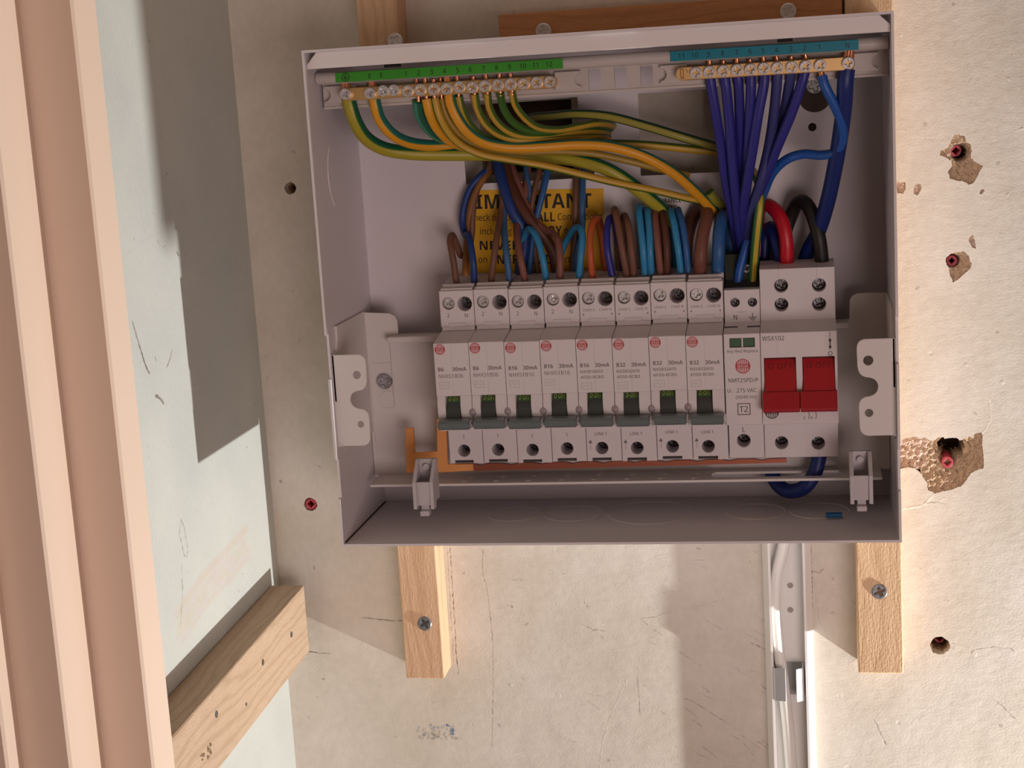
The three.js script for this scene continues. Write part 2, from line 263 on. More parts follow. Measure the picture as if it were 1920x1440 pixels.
{
  const wall = struct('wall_back');
  const skin = shapeOf([[-262, -OY], [1650, -OY], [1650, 900], [-262, 900]]);
  [chipA, chipB, chipE].forEach((c) => skin.holes.push(holeOf(finer(pairs(c)))));
  flakes.forEach((c) => skin.holes.push(holeOf(finer(pairs(c), 0.2))));
  [[162.8, -212.5, 5.2], [-183.4, 52.5, 3.4], [-187.2, -128.6, 3.9]].forEach(([x, y, r]) => skin.holes.push(holeOf(rough(x, y, r))));
  skin.holes.push(holeOf(cavity));
  mesh('plaster_skin', frontUV(plateXY(skin, -25, -20), -220, -330, 520, 520), MAT.wall, wall);
  const core = shapeOf([[-262, -OY], [1650, -OY], [1650, 900], [-262, 900]]);
  [[175.6, 53.4, 4.6], [171.6, -2.3, 3.6], [170.4, -102.6, 7.2], [162.8, -212.5, 4.6], [-183.4, 52.5, 2.9], [-187.2, -128.6, 3.2]].forEach(([x, y, r]) => core.holes.push(holeOf(rough(x, y, r, 18, 0.2))));
  core.holes.push(holeOf(cavity));
  mesh('plaster_base', boxUV(plateXY(core, -50, -25), 26), MAT.chip, wall);
  mesh('brickwork', bx(-262, 1650, -OY, 900, -140, -50), MAT.brick, wall);
  // crumbling floor of the deep chips
  const crater = (x0, x1, y0, y1, h, holes) => {
    const g = new THREE.PlaneGeometry(x1 - x0, y1 - y0, Math.round((x1 - x0) * 3.2), Math.round((y1 - y0) * 3.2)).translate((x0 + x1) / 2, (y0 + y1) / 2, 0), p = g.attributes.position;
    for (let i = 0; i < p.count; i++) {
      const x = p.getX(i), y = p.getY(i);
      let z = h(x, y) + 0.6 * noise2(x / 4, y / 4) + 0.22 * noise2(x / 1.5, y / 1.5) + 0.06 * noise2(x / 0.5, y / 0.5);
      for (const [hx, hy, hr] of holes) { const d = Math.hypot(x - hx, y - hy) / hr; if (d < 1.25) z -= 9 * (1 - Math.max(0, (d - 0.85) / 0.4)); }
      p.setZ(i, Math.min(-20.25, z));
    }
    const idx = g.index.array, keep = [], inside = (k) => holes.some(([hx, hy, hr]) => Math.hypot(p.getX(k) - hx, p.getY(k) - hy) < hr * (0.92 + 0.2 * noise2(p.getX(k) / 1.5, p.getY(k) / 1.5)));
    for (let i = 0; i < idx.length; i += 3) if (!(inside(idx[i]) && inside(idx[i + 1]) && inside(idx[i + 2]))) keep.push(idx[i], idx[i + 1], idx[i + 2]);
    g.setIndex(keep); g.computeVertexNormals(); return boxUV(g, 12);
  };
  const pit = (x, y) => Math.hypot((x - 170) / 11, (y + 105) / 10);
  mesh('chip_floor', crater(142, 157.5, -113.5, -95, (x, y) => -20.7 - 0.05 * (-y - 96), []), MAT.chipPink, wall);
  mesh('chip_floor', crater(154, 187, -127.6, -93.5, (x, y) => -20.9 - 3 * Math.max(0, 1 - 0.6 * pit(x, y)), [[165.6, -100.8, 4], [170.6, -101.6, 5.6], [175.6, -103.2, 3.6], [168.4, -108, 3.4]]), MAT.chip, wall);
  mesh('chip_floor', crater(165, 187.5, 36, 63, (x, y) => -21.3 - 1.4 * Math.max(0, 1 - Math.hypot(x - 176, y - 46) / 9), [[175.6, 53.4, 3.6]]), MAT.chip, wall);
  mesh('chip_floor', crater(167.5, 181.5, -14, 3, (x, y) => -21.2 - 1.4 * Math.max(0, 1 - Math.hypot(x - 174, y + 2) / 6), [[171.6, -2.3, 2.8]]), MAT.chip, wall);
  mesh('chip_floor', [crater(179, 183.5, 3, 11.2, () => -20.6, []), crater(143, 148.6, 33, 40, () => -20.6, []), crater(152, 156.5, 32, 38.6, () => -20.6, []), crater(185, 188, 31, 34.5, () => -20.6, [])], MAT.chipPink, wall);

  const side = struct('wall_left');
  mesh('plaster_skin', (() => { const g = bx(-262, -210, -OY, 900, -20, 198), p = g.attributes.position, uv = new Float32Array(p.count * 2); for (let i = 0; i < p.count; i++) { uv[2 * i] = (p.getZ(i) + 20) / 230; uv[2 * i + 1] = (p.getY(i) + 330) / 520; } g.setAttribute('uv', new THREE.BufferAttribute(uv, 2)); return g; })(), MAT.side, side);
  // stepped door frame in the left foreground
  const f1 = struct('trim_1');
  const b = 1.1, stair = [[-262, 198], [-188 - b, 198], [-188, 198 + b], [-188, 220.5 - b], [-188 - b, 220.5], [-210.8, 220.5], [-210.8, 250.3 - b], [-210.8 - b, 250.3], [-232.2, 250.3], [-232.2, 262.8 - b], [-232.2 - b, 262.8], [-262, 262.8]];
  mesh('door_frame', profY(stair, -OY, 900), MAT.frame, f1);
  // the narrow stud is unseen, added and shaped to cast the stepped shadow on the left wall
  const f2 = struct('added_trim_2');
  mesh('added_stud', plateXY(shapeOf([[236, 900], [236, -297], [239, -301], [241, -296.5], [243, -302], [246, -297], [249, -299], [250, 900]]), 87, 98), MAT.pinePink, f2);
  mesh('floor', bx(-1300, 1750, -OY - 60, -OY, -140, 2800), MAT.floor).userData.kind = 'structure';
  mesh('ceiling', bx(-1300, 1750, 900, 960, -140, 2800), MAT.ceiling).userData.kind = 'structure';
  mesh('wall_right', bx(1650, 1750, -OY, 900, -140, 2800), MAT.wallFar).userData.kind = 'structure';
  mesh('wall_front', bx(-1300, 1750, -OY, 900, 2700, 2800), MAT.wallFar).userData.kind = 'structure';
  const w = struct('wall_far_left');
  mesh('wall_panel', [bx(-1300, -1200, -OY, 900, 262.8, 2700), bx(-1200, -262, -OY, 900, 190, 262.8)], MAT.wallFar, w);
}

// ---------------------------------------------------------------- screws, plugs
function screwHead(r, depth = 1.2, arm = 0.62, thick = 0.2, base = 0) {      // cross-recessed head facing +z, its rim at z = 0
  const s = new THREE.Shape(); s.absarc(0, 0, r, 0, Math.PI * 2, false);
  const a = r * arm, k = r * thick, h = [[k, k], [a, k * 0.7], [a, -k * 0.7], [k, -k], [k * 0.7, -a], [-k * 0.7, -a], [-k, -k], [-a, -k * 0.7], [-a, k * 0.7], [-k, k], [-k * 0.7, a], [k * 0.7, a]];
  s.holes.push(holeOf(h));
  const rim = extrude(s, depth + 1.2, r * 0.12, 14).translate(0, 0, -depth - 1.2);
  return [rim, cylZ(r * 0.8, -depth - 1.6, base ? -base : -depth - 1, 0, 0, 16)];
}
const screwGeo = { big: baked(screwHead(2.75, 1.5)), mid: baked(screwHead(3.0, 1.4)), small: baked(screwHead(2.2, 1.2)), wood: baked([...screwHead(4.1, 1.2, 0.66, 0.2, 1.1), at(cyl(3.9, 1.2, 24, 2.4).rotateX(-Math.PI / 2), 0, 0, -1.6)]) };
const slotGeo = baked([plateXY((() => { const s = new THREE.Shape(); s.absarc(0, 0, 2.7, 0, 7, false); s.holes.push(holeOf([[-0.5, -2], [0.5, -2], [0.5, 2], [-0.5, 2]])); return s; })(), -1.4, 0, 0.2), cylZ(2.2, -2, -1.2, 0, 0)]);
function screw(name, geo, mat, parent, x, y, z, turn = rr(0, 1.5), tilt = 0) {
  const m = new THREE.Mesh(geo, mat); m.name = name; m.castShadow = m.receiveShadow = true; m.position.set(x * S, y * S, z * S); m.rotation.set(tilt, tilt * 0.6, turn); parent.add(m); return m;
}
function wallPlug(x, y, z, r, mat, label, hollow = 0.55) {
  const t = thing('wall_plug', label, 'wall plug', [x, y, z], 'old plastic plugs left in the wall');
  const s = new THREE.Shape(); s.absarc(0, 0, r, 0, Math.PI * 2, false);
  const h = []; for (let i = 0; i < 16; i++) { const a = -i / 16 * Math.PI * 2, q = r * hollow * (i % 4 === 0 ? 1.35 : 0.92); h.push([q * Math.cos(a), q * Math.sin(a)]); } s.holes.push(holeOf(h));
  mesh('sleeve', plateXY(s, -14, 0, 0.3), mat, t); return t;
}
wallPlug(173.9, 54.2, -22.4, 3.0, MAT.plugDark, 'dark red wall plug in the topmost plaster chip right of the box').rotation.set(0.1, 0.25, 0);
wallPlug(171.3, -2.5, -22.2, 2.9, MAT.plugDark, 'dark red wall plug in the middle plaster chip right of the box', 0.42);
wallPlug(168.0, -110.2, -21.6, 3.1, MAT.plug, 'bright red wall plug in the largest, deepest plaster chip', 0.5);
wallPlug(163.6, -211.4, -30, 3.1, MAT.plugDark, 'red wall plug sunk deep in the round hole right of the right batten');
wallPlug(-187.2, -128.6, -20.6, 3.3, MAT.plug, 'red wall plug flush with the wall near the bottom left of the box', 0.5);

// ---------------------------------------------------------------- battens
function grain(g, vertical, ou = 0, ov = 0) {
  boxUV(g, 1, !vertical); const uv = g.attributes.uv;
  for (let i = 0; i < uv.count; i++) uv.setXY(i, uv.getX(i) / 90 + ou, uv.getY(i) / 360 + ov);
  return g;
}
{
  const t = thing('timber_batten', 'pale pine batten under the left end of the box, its right side lit', 'batten', [-121.5, -15, -10], 'upright battens behind the box');
  mesh('timber', grain(bx(-11, 11, -211, 205, -10, 10, 0.7), true, 0.2, 0.3), MAT.pinePink, t);
  screw('screw', screwGeo.wood, MAT.woodScrew, t, 2, -178.2, 11, 0.5); screw('screw', screwGeo.wood, MAT.steel, t, 9, 142.5, 11.6, 0.9);
}
{
  const t = thing('timber_batten', 'rough pine batten under the right end of the box', 'batten', [130.5, -15, -10], 'upright battens behind the box');
  const g = RB(23.6, 411, 20, 0.8, 3).translate(0, -0.5, 0);
  mesh('timber', grain(g, true, 0.55, 0.1), MAT.pine, t); screw('screw', screwGeo.wood, MAT.woodScrew, t, 0, -160, 11, 0.4);
}
{
  const t = thing('timber_batten', 'reddish horizontal timber board along the top of the box', 'batten', [30, 124, -8], 'boards behind the box');
  mesh('timber', grain(bx(-87, 87.5, -16, 13.2, -12, 8, 0.6), false, 0.1, 0.6), MAT.pineDark, t);
  screw('screw', screwGeo.wood, MAT.steel, t, -63.5, 3.4, 9.6, 0.2); screw('screw', screwGeo.wood, MAT.steel, t, 61, 5, 9.6, 1.1);
}
{
  const t = thing('timber_batten', 'weathered wooden batten fixed along the bluish left side wall', 'batten', [-200, -192, 0]);
  const g = RB(19.9, 39.5, 202, 0.7, 2).translate(0, 0, 96.5); const p = g.attributes.position;
  for (let i = 0; i < p.count; i++) { const z = p.getZ(i); p.setY(i, p.getY(i) - 0.036 * z + 0.25 * noise2(z / 11, p.getY(i))); p.setX(i, p.getX(i) + (p.getX(i) > 0 ? 0.15 * noise2(z / 6, 3 + p.getY(i)) : 0)); }
  g.computeVertexNormals();
  const uvg = boxUV(g, 1); const uv = uvg.attributes.uv, n = g.attributes.normal;
  for (let i = 0; i < uv.count; i++) { const a = Math.abs(n.getY(i)) > 0.7 ? [p.getX(i), p.getZ(i)] : [p.getY(i), p.getZ(i)]; uv.setXY(i, a[0] / 90 + 0.4, a[1] / 360 + 0.2); }
  mesh('timber', g, MAT.pineGrey, t);
  for (const [z, y, r] of [[24, 1.5, 1.7], [72, 5, 1.7], [101, -5.6, 0.9], [141, 7, 1.8]]) mesh('nail', at(cyl(r, 1, 14).rotateZ(Math.PI / 2), 9.7, y - 0.036 * z, z), MAT.nailHole, t);
  const knot = []; for (let i = 0; i < 14; i++) knot.push(at(new THREE.IcosahedronGeometry(rr(0.5, 1.3), 0), 9.6 + rr(0, 0.5), -10 + rr(-3, 3) - 1, 158 + rr(-7, 7)));
  mesh('splintered_knot', knot, MAT.chip, t);
}

// ---------------------------------------------------------------- trunking, cable, clip
{
  const t = thing('cable_trunking', 'open white plastic trunking running down below the box', 'trunking', [82, -150, -20]);
  const H = 10.3, prof = (s) => [[s * 13.2, 0.02], [s * 13.2, 1], [s * 9.9, H], [s * 8.6, H], [s * 8.6, H - 2.6], [s * 9.6, H - 3.2], [s * 11.2, 1.4], [s * 8, 1.2], [s * 8, 0.02]];
  mesh('left_wall', profY(s2(prof(-1)), -300, 27), MAT.whitePlastic, t);
  mesh('right_wall', profY(prof(1), -300, 27), MAT.whitePlastic, t);
  mesh('back_strip', bx(-11.5, 11.5, -300, 27, 0.02, 1.2), MAT.whitePlastic, t);
  mesh('fixing_hole', [[1.6, -27.5], [1.3, -41.5]].map(([x, y]) => cylZ(1.6, 1.2, 1.5, x, y, 18)), M(0xa99a94, 0.7), t);
}
function s2(a) { return a.slice().reverse(); }
// a tube along points; ring angle 0 looks towards the viewer's side (+z) at its start
function tube(pts, r, seg = 10, per = 0) {
  const c = new THREE.CatmullRomCurve3(pts, false, 'centripetal'), L = c.getLength(), n = Math.max(8, Math.round(L / (per || Math.max(1.2, r * 0.7))));
  const cs = c.getSpacedPoints(n), pos = [], nor = [], uv = [], idx = [];
  let F = new THREE.Vector3(0, 0, 1), T = new THREE.Vector3(), N = new THREE.Vector3(), B = new THREE.Vector3();
  for (let i = 0; i <= n; i++) {
    T.subVectors(cs[Math.min(n, i + 1)], cs[Math.max(0, i - 1)]).normalize();
    N.copy(F).addScaledVector(T, -F.dot(T)); if (N.lengthSq() < 1e-4) N.set(1, 0, 0).addScaledVector(T, -T.x); N.normalize(); F.copy(N).multiplyScalar(0.85).add(new THREE.Vector3(0, 0, 0.15)).normalize();
    B.crossVectors(T, N);
    for (let j = 0; j <= seg; j++) {
      const a = j / seg * Math.PI * 2, cx = Math.cos(a), sx = Math.sin(a), d = new THREE.Vector3().addScaledVector(N, cx).addScaledVector(B, sx);
      pos.push(cs[i].x + d.x * r, cs[i].y + d.y * r, cs[i].z + d.z * r); nor.push(d.x, d.y, d.z); uv.push(j / seg, i / n * L / 100);
    }
  }
  for (let i = 0; i < n; i++) for (let j = 0; j < seg; j++) { const a = i * (seg + 1) + j, b = a + seg + 1; idx.push(a, a + 1, b, b, a + 1, b + 1); }
  for (const [i, sg] of [[0, 1], [n, -1]]) {                       // caps
    const o = pos.length / 3; T.subVectors(cs[Math.min(n, i + 1)], cs[Math.max(0, i - 1)]).normalize().multiplyScalar(-sg);
    pos.push(cs[i].x, cs[i].y, cs[i].z); nor.push(T.x, T.y, T.z); uv.push(0.5, 0);
    for (let j = 0; j <= seg; j++) { const k = (i * (seg + 1) + j) * 3; pos.push(pos[k], pos[k + 1], pos[k + 2]); nor.push(T.x, T.y, T.z); uv.push(j / seg, 0); }
    for (let j = 0; j < seg; j++) sg > 0 ? idx.push(o, o + 2 + j, o + 1 + j) : idx.push(o, o + 1 + j, o + 2 + j);
  }
  const g = new THREE.BufferGeometry();
  g.setAttribute('position', new THREE.Float32BufferAttribute(pos, 3)); g.setAttribute('normal', new THREE.Float32BufferAttribute(nor, 3)); g.setAttribute('uv', new THREE.Float32BufferAttribute(uv, 2)); g.setIndex(idx);
  return g;
}
{
  const c = thing('supply_cable', 'white sheathed cable lying in the open trunking', 'cable', [80, -150, -12]);
  mesh('sheath', tube(triples([3, 26, -3.2, 0.6, -3, -3, -3.6, -20, -2.6, -5, -40, -2.6, -3.8, -62, -2.8, -1.6, -85, -3, 0.2, -108, -3, 1.4, -135, -3, 1.8, -150, -3]), 3.3, 16), MAT.cable, c);
  const k = thing('cable_clip', 'galvanised metal strip clip bent round the white cable', 'clip', [81.5, -231, -18.6]);
  mesh('tongue', [bx(-8.2, 7.9, -9.5, 9.5, 0, 0.5), bx(-8.2, -7.6, -9.5, 9.5, 0, 10.4), at(RB(6.4, 19, 0.6, 0.25).rotateY(-0.12), -4.9, 0, 10.4)], MAT.galvanised, k);
  mesh('tongue', [bx(7.3, 7.9, -9.5, 9.5, 0, 10.2), at(RB(4.2, 19, 0.6, 0.25).rotateY(0.55), 5.7, 0, 10.6)], MAT.steel, k);
}

// ---------------------------------------------------------------- the metal box
const BW = 137.5, BH = 122.7, BD = 85.6;
{
  const t = thing('consumer_unit', 'open white metal box without its cover, mounted on battens', 'fuse box');
  const back = shapeOf([[-BW, -BH], [BW, -BH], [BW, BH], [-BW, BH]]);
  const wob = (pts) => finer(pts, 0.25);
  back.holes.push(holeOf(wob([[-79.3, 50.8], [-79.5, 93], [-17.6, 93], [-17.2, 72], [-10.8, 68], [-10.6, 51.2]])), holeOf(wob([[13.4, 50.8], [13.8, 93], [54.4, 93], [54, 50.6]])));
  back.holes.push(circle(101.4, 71, 2.1));
  mesh('back_panel', plateXY(back, 0.05, 1.2), MAT.sheet, t);
  const edge = [[0.05, -BH], [BD, -BH], [BD, -98], [82.6, -98], [82.6, -78], [BD, -78], [BD, -37], [82.6, -37], [82.6, -15], [BD, -15], [BD, BH], [0.05, BH]];
  mesh('side_panel', profX(edge, -BW, -BW + 1.2), MAT.sheet, t); mesh('side_panel', profX(edge, BW - 1.2, BW), MAT.sheet, t);
  mesh('top_panel', bx(-BW + 1.2, BW - 1.2, BH - 1.2, BH, 1.2, BD), MAT.sheet, t);
  mesh('bottom_panel', bx(-BW + 1.2, BW - 1.2, -BH, -BH + 1.2, 1.2, BD), MAT.sheet, t);
  mesh('top_flange', plateXY(shapeOf([[-136.2, 113.8], [136.2, 113.8], [136.2, 117], [131.4, 121.5], [-131.2, 121.5], [-136.2, 116]]), 81.6, 82.8, 0.25), MAT.sheetEdge, t);
  const ring = (r, a0, a1) => new THREE.TorusGeometry(r, 0.35, 6, 40, a1 - a0).rotateZ(a0);
  mesh('knockout', ring(20, -0.9, 0.75).rotateY(-Math.PI / 2).translate(-136.3, 62, 42).scale(1, 1, 1), MAT.sheetEdge, t);
  for (const [x, r] of [[-58, 14], [-27, 15], [14, 22], [68, 15], [100, 15]]) mesh('knockout', ring(r, 0, Math.PI * 2).rotateX(Math.PI / 2).translate(x, -121.5, 32), MAT.sheetEdge, t);
  mesh('corner_seam', [tube(triples([-136.1, -121.3, 3, -136.1, -121.3, 40, -136.1, -121.3, 83]), 0.36, 6)], MAT.seam, t);
  for (const x of [-95.5, 89.5]) mesh('gap_shade', bx(x - 3.5, x + 3.5, 112.4, 113.9, 74, 80), MAT.dark, t);  // solid black blocks stand for the shade in two slots under the flange
  screw('screw', screwGeo.wood, MAT.zinc, t, 103, 91.5, 3.6, 0.3);
  mesh('washer', cylZ(8.2, 1.2, 1.9, 103, 86.5, 30), M(0x4a3a34, 0.8), t);
}
{
  const t = thing('rail_tray', 'pressed steel tray with mounting rail and holed end tabs', 'mounting tray');
  const s = shapeOf([[-136, -103], [136, -103], [136, -12.2], [121.5, -12.2], [119, -13.2], [117.6, -15.5], [117.2, -25.2], [-117.4, -25.2], [-117.4, -18.4], [-118.4, -15.6], [-121.3, -14], [-136, -13]]);
  s.holes.push(circle(-105.9, -41.2, 2.3));
  mesh('back_plate', plateXY(s, 18.8, 20), MAT.tray, t);
  mesh('emboss', [new THREE.TorusGeometry(4.7, 0.25, 6, 32).translate(-125.4, -60.5, 20), tube(triples([-133, -40.5, 20, -124, -40.5, 20, -119.5, -39, 20, -117.8, -34, 20, -117.6, -29, 20]), 0.3, 6), tube(triples([-134, -41, 20, -134.2, -70, 20, -134, -90, 20]), 0.3, 6), new THREE.TorusGeometry(1.8, 0.3, 6, 20).translate(-119.5, -74, 20)], MAT.tray, t);
  const fl = [[20, -12.4], [72, -12.4], [72.4, -19], [75, -24], [82, -25.4], [82, -72], [76, -73.2], [70, -76], [20, -78]];
  mesh('side_flange', profX(fl, -136.2, -135), MAT.tray, t); mesh('side_flange', profX(fl, 135, 136.2), MAT.tray, t);
  const tab = (sx) => { const q = new THREE.Shape(), X = (x) => sx * x;
    q.moveTo(X(136), -25.4); q.lineTo(X(122.8), -25.4); q.quadraticCurveTo(X(118.6), -25.6, X(118.5), -30); q.lineTo(X(118.7), -38); q.quadraticCurveTo(X(119), -43, X(123), -43.6); q.quadraticCurveTo(X(127.8), -44, X(128), -48.2); q.quadraticCurveTo(X(127.6), -52.3, X(123), -52.8);
    q.quadraticCurveTo(X(119.2), -53.2, X(119), -57.5); q.lineTo(X(119.2), -67); q.quadraticCurveTo(X(119.4), -71.4, X(123.4), -71.6); q.lineTo(X(136), -71.6); q.closePath();
    q.holes.push(circle(X(123.7), -35.6, 2.3), circle(X(123.6), -60.6, 1.9)); return plateXY(q, 80.8, 82, 0.2); };
  mesh('end_tab', tab(-1), MAT.tray, t); mesh('end_tab', tab(1), MAT.tray, t);
  mesh('mounting_rail', [bx(-122, 116.8, -29, -25.6, 20, 27, 0.8), bx(-88, 108, -66, -62.6, 20, 27, 0.8), bx(-122, 116.8, -64, -27, 20, 21)], MAT.tray, t);
  const sh = shapeOf([[-132.6, -20], [131, -20], [131, -42.4], [-132.6, -42.4]]);
  for (let i = 0; i < 11; i++) for (const [z, dx] of [[37.5, 0], [28, 1.8]]) { const x = -83 + i * 17.2 + dx; if (x < 40) { const p = new THREE.Path(); p.absellipse(x, -z, 2.0, 1.6, 0, Math.PI * 2, true); sh.holes.push(p); } }
  sh.holes.push(holeOf([[48, -26], [46, -29], [46, -34], [48, -37], [110, -37], [112, -34], [112, -29], [110, -26]]));
  mesh('front_shelf', shapeXZ(sh, -103, -101.8), MAT.tray, t);
  screw('screw', screwGeo.wood, MAT.zinc, t, -126.4, -50.4, 22.4, 0.5);
}

// ---------------------------------------------------------------- terminal bars along the top
const FONT = 'sans-serif';
{
  const t = thing('bar_carrier', 'grey plastic rail carrying both terminal bars across the top', 'terminal carrier');
  const sl = shapeOf([[-134.5, 95], [135.6, 95], [135.6, 106.8], [-134.5, 106.8]]);
  for (const x of [-3.2, 9.2, 21.6]) sl.holes.push(holeOf([[x, 96.3], [x + 5.9, 96.3], [x + 5.9, 105.8], [x, 105.8]]));
  mesh('slot_plate', [plateXY(sl, 63, 65), bx(-134.5, 135.6, 94.4, 95.6, 56, 65.6)], MAT.carrier, t);
  const prof = []; for (let i = 0; i <= 10; i++) { const a = -Math.PI / 2 + i / 10 * Math.PI; prof.push([69.5 + 3.2 * Math.cos(a), 109.3 + 3 * Math.sin(a)]); } prof.push([60, 112.3], [60, 106.3]);
  mesh('label_rail', profX(prof, -136, 136, 0.6), MAT.carrier, t);
  const strip = (x0, x1, col, draw) => { const w = x1 - x0, tx = canvasTex(Math.round(w * 16), 72, (g, W, H) => { g.fillStyle = col; g.fillRect(0, 0, W, H); g.fillStyle = g.strokeStyle = '#06130a'; g.textAlign = 'center'; g.textBaseline = 'middle'; draw(g, (x) => (x - x0) * 16); });
    const g = RB(w, 4.7, 0.5, 0.2); frontUV(g, -w / 2, -2.35, w, 4.7); g.translate((x0 + x1) / 2, 109.2, 72.8); return mesh('label_strip', g, M(0xffffff, 0.35, { map: tx }), t); };
  strip(-125.4, -14, '#3f9a32', (g, X) => { g.font = '50px ' + FONT; [['E', -108.2], ['E', -102.4], ...[...Array(12)].map((_, i) => [String(i + 1), -90.2 + i * 6.33])].forEach(([s, x]) => g.fillText(s, X(x), 37));
    const c = X(-120.3); g.lineWidth = 4.5; g.beginPath(); g.arc(c, 36, 29, 0, 7); g.stroke(); g.beginPath(); g.moveTo(c, 14); g.lineTo(c, 34); g.moveTo(c - 19, 36); g.lineTo(c + 19, 36); g.moveTo(c - 13, 45); g.lineTo(c + 13, 45); g.moveTo(c - 7, 53); g.lineTo(c + 7, 53); g.stroke(); }).userData.label = 'green strip numbered one to twelve';
  strip(36.6, 122.4, '#0d7f95', (g, X) => { g.font = '50px ' + FONT; [['11', 41.9], ['10', 48], ['9', 54.4], ['8', 60.9], ['7', 67.3], ['6', 73.4], ['5', 79.4], ['4', 85.5], ['3', 92], ['2', 98.2], ['1', 105], ['N', 117.5]].forEach(([s, x]) => g.fillText(s, X(x), 37)); }).userData.label = 'blue strip numbered eleven to one';
}
function endHolder(x0, x1, notch) {                                // flat clip with a half-round notch at one end
  const s = new THREE.Shape(); const y0 = 97, y1 = 105.4, c = (y0 + y1) / 2;
  s.moveTo(x0, y0); s.lineTo(x1, y0); if (notch > 0) { s.lineTo(x1, c - 2.9); s.absarc(x1, c, 2.9, -Math.PI / 2, Math.PI / 2, true); } s.lineTo(x1, y1); s.lineTo(x0, y1); if (notch < 0) { s.lineTo(x0, c + 2.9); s.absarc(x0, c, 2.9, Math.PI / 2, -Math.PI / 2, true); } s.closePath();
  return plateXY(s, 65.1, 67.6, 0.2);
}
function bar(name, label, x0, x1, screws, holders, odd) {
  const t = thing(name, label, 'terminal bar'), y = 101;
  const s = new THREE.Shape(); s.absarc(x0 + 3, y, 3.1, Math.PI / 2, -Math.PI / 2, false); s.absarc(x1 - 3, y, 3.1, -Math.PI / 2, Math.PI / 2, false); s.closePath();
  mesh('brass_bar', plateXY(s, 66.5, 72.6, 0.35), MAT.brass, t);
  holders.forEach((h) => mesh('end_holder', endHolder(...h), MAT.carrier, t));
  screws.forEach((x, i) => {
    if (x === odd) screw('terminal_screw', slotGeo, MAT.brassScrew, t, x, y, 73.4, 0.05);
    else screw('terminal_screw', screwGeo.big, MAT.steel, t, x, y + rr(-0.25, 0.25) + (t.name === 'earth_bar' && (i === 2 || i === 3) ? 0.7 : 0), 74 + (t.name === 'earth_bar' && i < 4 ? 1.4 : rr(-0.3, 0.5)));
  });
  return t;
}
bar('earth_bar', 'left brass terminal bar under the green strip, full of silver screws', -123.6, -17.6, [-120.6, -108.4, -101.6, -96.4, -90, -83.7, -77.2, -70.8, -64.5, -58.3, -52, -45.8, -39.6, -33.2, -26.9, -20.6], [[-133.2, -117, -1], [-19, -6.6, 1]]);
bar('neutral_bar', 'right brass terminal bar under the blue strip, with one brass screw', 38.9, 120.6, [41.9, 48.2, 54.5, 60.9, 67.2, 73.4, 79.5, 85.6, 92.2, 98.5, 105.1, 117.6], [[31.2, 44, -1], [116, 131.4, 1]], 41.9);

// ---------------------------------------------------------------- printed fronts of the devices: 20 pixels per mm, y from +2 down to -93
const PR = 20, cy = (y) => (2 - y) * PR;
function globe(g, x, y, r, col) {                                 // round emblem: upright bars and a lettered band
  const X = x * PR, Y = cy(y), R = r * PR; g.save(); g.beginPath(); g.arc(X, Y, R, 0, 7); g.clip(); g.strokeStyle = g.fillStyle = col; g.lineWidth = R * 0.115;
  for (let i = -3; i <= 3; i++) { g.beginPath(); g.moveTo(X + i * R * 0.25, Y - R); g.lineTo(X + i * R * 0.25, Y + R); g.stroke(); }
  g.fillRect(X - R, Y - R * 0.27, 2 * R, R * 0.54); g.fillStyle = '#d9c9c6'; g.font = `bold ${R * 0.46}px ${FONT}`; g.textAlign = 'center'; g.textBaseline = 'middle'; g.fillText('WYLEX', X, Y + 1, R * 1.75); g.restore();
  g.strokeStyle = col; g.lineWidth = R * 0.11; g.beginPath(); g.arc(X, Y, R * 0.96, 0, 7); g.stroke();
}
const put = (g, s, x, y, mm, col, bold = false, align = 'left', max) => { g.fillStyle = col; g.font = `${bold ? 'bold ' : ''}${mm * PR}px ${FONT}`; g.textAlign = align; g.textBaseline = 'middle'; max ? g.fillText(s, x * PR, cy(y), max * PR) : g.fillText(s, x * PR, cy(y)); };
const lineMM = (g, x0, y0, x1, y1, w, col) => { g.strokeStyle = col; g.lineWidth = w * PR; g.beginPath(); g.moveTo(x0 * PR, cy(y0)); g.lineTo(x1 * PR, cy(y1)); g.stroke(); };
const BASE = '#dad3d5', INK = '#6f6463', BLACK = '#1c1716';
function ground(g, W, H) { g.fillStyle = BASE; g.fillRect(0, 0, W, H); for (let i = 0; i < 500; i++) { g.globalAlpha = 0.05; g.fillStyle = rnd() < 0.5 ? '#ffffff' : '#a89c98'; g.fillRect(rnd() * W, rnd() * H, rr(2, 14), rr(2, 14)); } g.globalAlpha = 1; }
